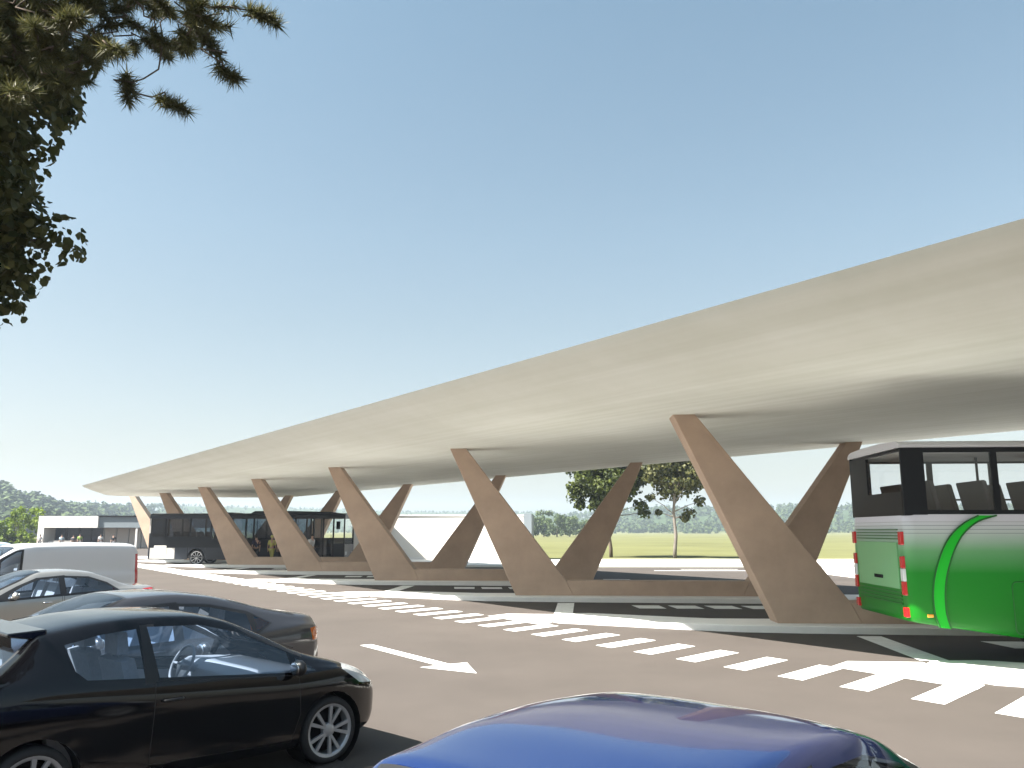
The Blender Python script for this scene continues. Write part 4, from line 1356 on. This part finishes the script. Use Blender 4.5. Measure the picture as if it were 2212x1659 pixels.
# wooded hills: one far-off wood
def wood():
    import numpy as np
    rnd = random.Random(5)
    rg = np.random.default_rng(5)
    tr = []
    tries = 0
    while len(tr) < 4600 and tries < 60000:
        tries += 1
        seg = rnd.random()
        if seg < .45: az = rnd.uniform(-500, 420)
        elif seg < .64: az = rnd.uniform(400, 1130)
        else: az = rnd.uniform(1130, 2700)
        dr = RDI(az)
        d0 = dr * (.74 if az > 1200 else .6)
        d = rnd.uniform(d0 * .97, dr * 1.03)
        hh = rnd.uniform(5, 10) if az > 350 else rnd.uniform(5.5, 11)
        if 350 < az < 1180: hh *= .5
        tr.append(((az - PXC) / PXF * d * 1.02, d, hill_z(az, d) - .5, hh * rnd.uniform(.28, .48), hh))
    T = np.array(tr)
    K = 44
    n = len(T) * K
    t = np.repeat(T, K, axis=0)
    d = rg.normal(size=(n, 3)); d /= np.linalg.norm(d, axis=1)[:, None]
    rr = rg.random(n) ** .4
    c = np.empty((n, 3))
    taper = 1 - .45 * np.clip(d[:, 2] * rr, 0, 1)
    c[:, 0] = t[:, 0] + d[:, 0] * rr * t[:, 3] * taper
    c[:, 1] = t[:, 1] + d[:, 1] * rr * t[:, 3] * taper
    c[:, 2] = t[:, 2] + t[:, 4] * (.5 + .5 * d[:, 2] * rr)
    a = rg.normal(size=(n, 3)); a /= np.linalg.norm(a, axis=1)[:, None]
    nrm = d + .5 * rg.normal(size=(n, 3)) + np.array([0, 0, .4])
    b = np.cross(nrm, a); b /= np.linalg.norm(b, axis=1)[:, None] + 1e-9
    a = np.cross(b, nrm); a /= np.linalg.norm(a, axis=1)[:, None] + 1e-9
    sz = (t[:, 4] * rg.uniform(.10, .19, n))[:, None]
    V = np.stack([c - a * sz, c - b * sz * .8, c + a * sz, c + b * sz * .8], axis=1).reshape(-1, 3)
    mb = MB()
    mb.v = [tuple(p) for p in V.tolist()]
    mb.f = [(4 * i, 4 * i + 1, 4 * i + 2, 4 * i + 3) for i in range(n)]
    return mb
FOREST = leaf_mat('far wood', (.022, .042, .014), (.060, .085, .026), 0, .9)
wo = wood().build('hillside_wood', FOREST)
tag(wo, 'mixed woodland covering the far hills', 'wood', kind='stuff')

# near trees hanging into the picture at the upper left
def near_broadleaf():
    rnd = random.Random(21)
    bx, by = -5.08, 4.75
    root = empty('broadleaf_tree', (bx, by, 0))
    tag(root, 'dark leafy tree hanging into the left edge of the picture', 'tree')
    tr = MB()
    limb(tr, rnd, (0, 0, -.05), (.15, .2, 4.6), .20, .10, .1, 12, 8)
    cents = []
    # crown hull sampled in world coordinates, right-hand skin at x about -3
    for i in range(260):
        z = rnd.uniform(3.58, 7.2)
        wmax = 2.22 - .10 * (z - 3.5) + .09 * math.sin(z * 5.1) + .10 * math.sin(z * 2.3 + 1)
        if z < 4.15: wmax -= .5 * (4.15 - z) / .5
        a = rnd.uniform(-math.pi, math.pi) if i % 3 == 0 else rnd.uniform(-1.0, 1.3)
        rr = wmax * rnd.random() ** .38
        cents.append((rr * math.cos(a) - .22, rr * .7 * math.sin(a) + .5, z, rnd.uniform(.14, .30)))
    for c in cents[::4]:
        limb(tr, rnd, (.1, .15, min(4.5, max(2.6, c[2] - .5))), c[:3], .035, .008, .1, 5, 4)
    tr.build('trunk', M['bark'], root, smooth=True)
    mb = MB()
    leaf_cloud(mb, rnd, cents, 100, .070, 1.05, .8)
    mb.build('crown', LF_NEAR, root)
near_broadleaf()

def near_pine():
    rnd = random.Random(33)
    root = empty('pine_tree', (-5.2, 2.9, 0))
    tag(root, 'pine tree with long needle tufts reaching across the top left corner', 'tree')
    tr = MB()
    O = Vector((-5.2, 2.9, 0))
    limb(tr, rnd, (0, 0, -.05), (.1, .2, 8.5), .22, .10, .1, 12, 8)
    nd = MB()
    def tuft(p, d, ln, n, w=.0042):
        p = Vector(p); d = Vector(d).normalized()
        for _ in range(n):
            t = rnd.random()
            q = p + d * (-.10 + .22 * t) * (ln / .13)
            v = (d * rnd.uniform(-.1, .9) + Vector((rnd.gauss(0, 1), rnd.gauss(0, 1), rnd.gauss(0, 1))).normalized() * .95).normalized()
            sd_ = v.orthogonal().normalized()
            sd_ = Matrix.Rotation(rnd.random() * 6.28, 3, v) @ sd_
            l = ln * rnd.uniform(.7, 1.2)
            b = len(nd.v)
            nd.v += [tuple(q - sd_ * w), tuple(q + sd_ * w), tuple(q + v * l)]
            nd.f.append((b, b + 1, b + 2))
    # (world x, y, z) of tuft centres: big mass, then hanging sprays
    T = []
    def world(px, py, d):            # reading a place on the photograph at a given depth, used only for laying out
        u = (px - 1106) / 1800; v = (829.5 - py) / 1800
        cp_, sp_ = math.cos(R(10)), math.sin(R(10))
        t = d / (cp_ - v * sp_)
        return Vector((u * t, d, CAM_H + (sp_ + v * cp_) * t))
    hull = [(0, 0), (470, 0), (450, 60), (440, 95), (430, 115), (390, 108), (350, 120), (300, 118), (250, 105), (215, 120), (195, 150), (215, 165), (190, 195), (120, 210), (0, 215)]
    def inside(x, y):
        c = False
        for i in range(len(hull)):
            (x0, y0), (x1, y1) = hull[i], hull[i - 1]
            if (y0 > y) != (y1 > y) and x < (x1 - x0) * (y - y0) / (y1 - y0) + x0: c = not c
        return c
    k = 0
    while k < 330:
        x, y = rnd.uniform(-160, 470), rnd.uniform(-240, 215)
        if y > 0 and x > 0 and not inside(x, y): continue
        if y <= 0 and x > 520 + y: continue
        T.append((world(x, y, rnd.uniform(4.3, 6.0)), .090, 300)); k += 1
    for (x, y, n) in ((560, 30, 190), (575, 40, 120), (440, 80, 120), (485, 155, 150), (495, 160, 80), (272, 188, 150), (280, 180, 90), (360, 222, 130), (378, 230, 100), (455, 105, 80), (470, 60, 60), (430, 40, 100), (480, 15, 70)):
        T.append((world(x, y, 4.8), .092, int(n * 2.0)))
    hubs = [Vector((-4.9, 3.3, 5.2)), Vector((-4.7, 3.5, 6.0)), Vector((-4.8, 3.4, 6.8)), Vector((-4.4, 4.4, 6.2)), Vector((-3.6, 4.7, 6.0)), Vector((-3.0, 4.7, 5.6))]
    for i in range(3):
        limb(tr, rnd, Vector((.05, .1, 5.0 + i * .8)), hubs[i] - O, .07, .045, .05, 6, 3)
    limb(tr, rnd, hubs[1] - O, hubs[3] - O, .045, .035, .06, 6, 3)
    limb(tr, rnd, hubs[3] - O, hubs[4] - O, .035, .026, .06, 6, 3)
    limb(tr, rnd, hubs[4] - O, hubs[5] - O, .026, .016, .05, 6, 3)
    joined = list(hubs)
    for p, ln, n in sorted(T, key=lambda q: min((q[0] - h).length for h in hubs)):
        hb = min(joined, key=lambda h: (h - p).length)
        d = p - hb
        if d.length > .03:
            limb(tr, rnd, hb - O, p - O, .0065, .0045, .10, 5, 4)
        joined.append(p)
        tuft(p - O, d.normalized() * .6 + (p - O - Vector((.3, .3, p.z))).normalized() * .5 + Vector((0, 0, -.1)), ln, n)
    tr.build('trunk', M['bark'], root, smooth=True)
    nd.build('needles', LF_PINE, root)
near_pine()

# ------------------------------------------------------------------ haze
hz = MB().box(-2600, 2600, -80, 2400, -1.2, 75).build('haze', None)
hm = bpy.data.materials.new('haze')
hm.use_nodes = True
hn = hm.node_tree
for n_ in list(hn.nodes):
    if n_.type != 'OUTPUT_MATERIAL': hn.nodes.remove(n_)
pv_ = hn.nodes.new('ShaderNodeVolumePrincipled')
pv_.inputs['Color'].default_value = (.68, .80, .97, 1)
pv_.inputs['Density'].default_value = .00034
pv_.inputs['Anisotropy'].default_value = .2
hn.links.new(pv_.outputs[0], [n_ for n_ in hn.nodes if n_.type == 'OUTPUT_MATERIAL'][0].inputs['Volume'])
hz.data.materials.append(hm)
tag(hz, kind='stuff')
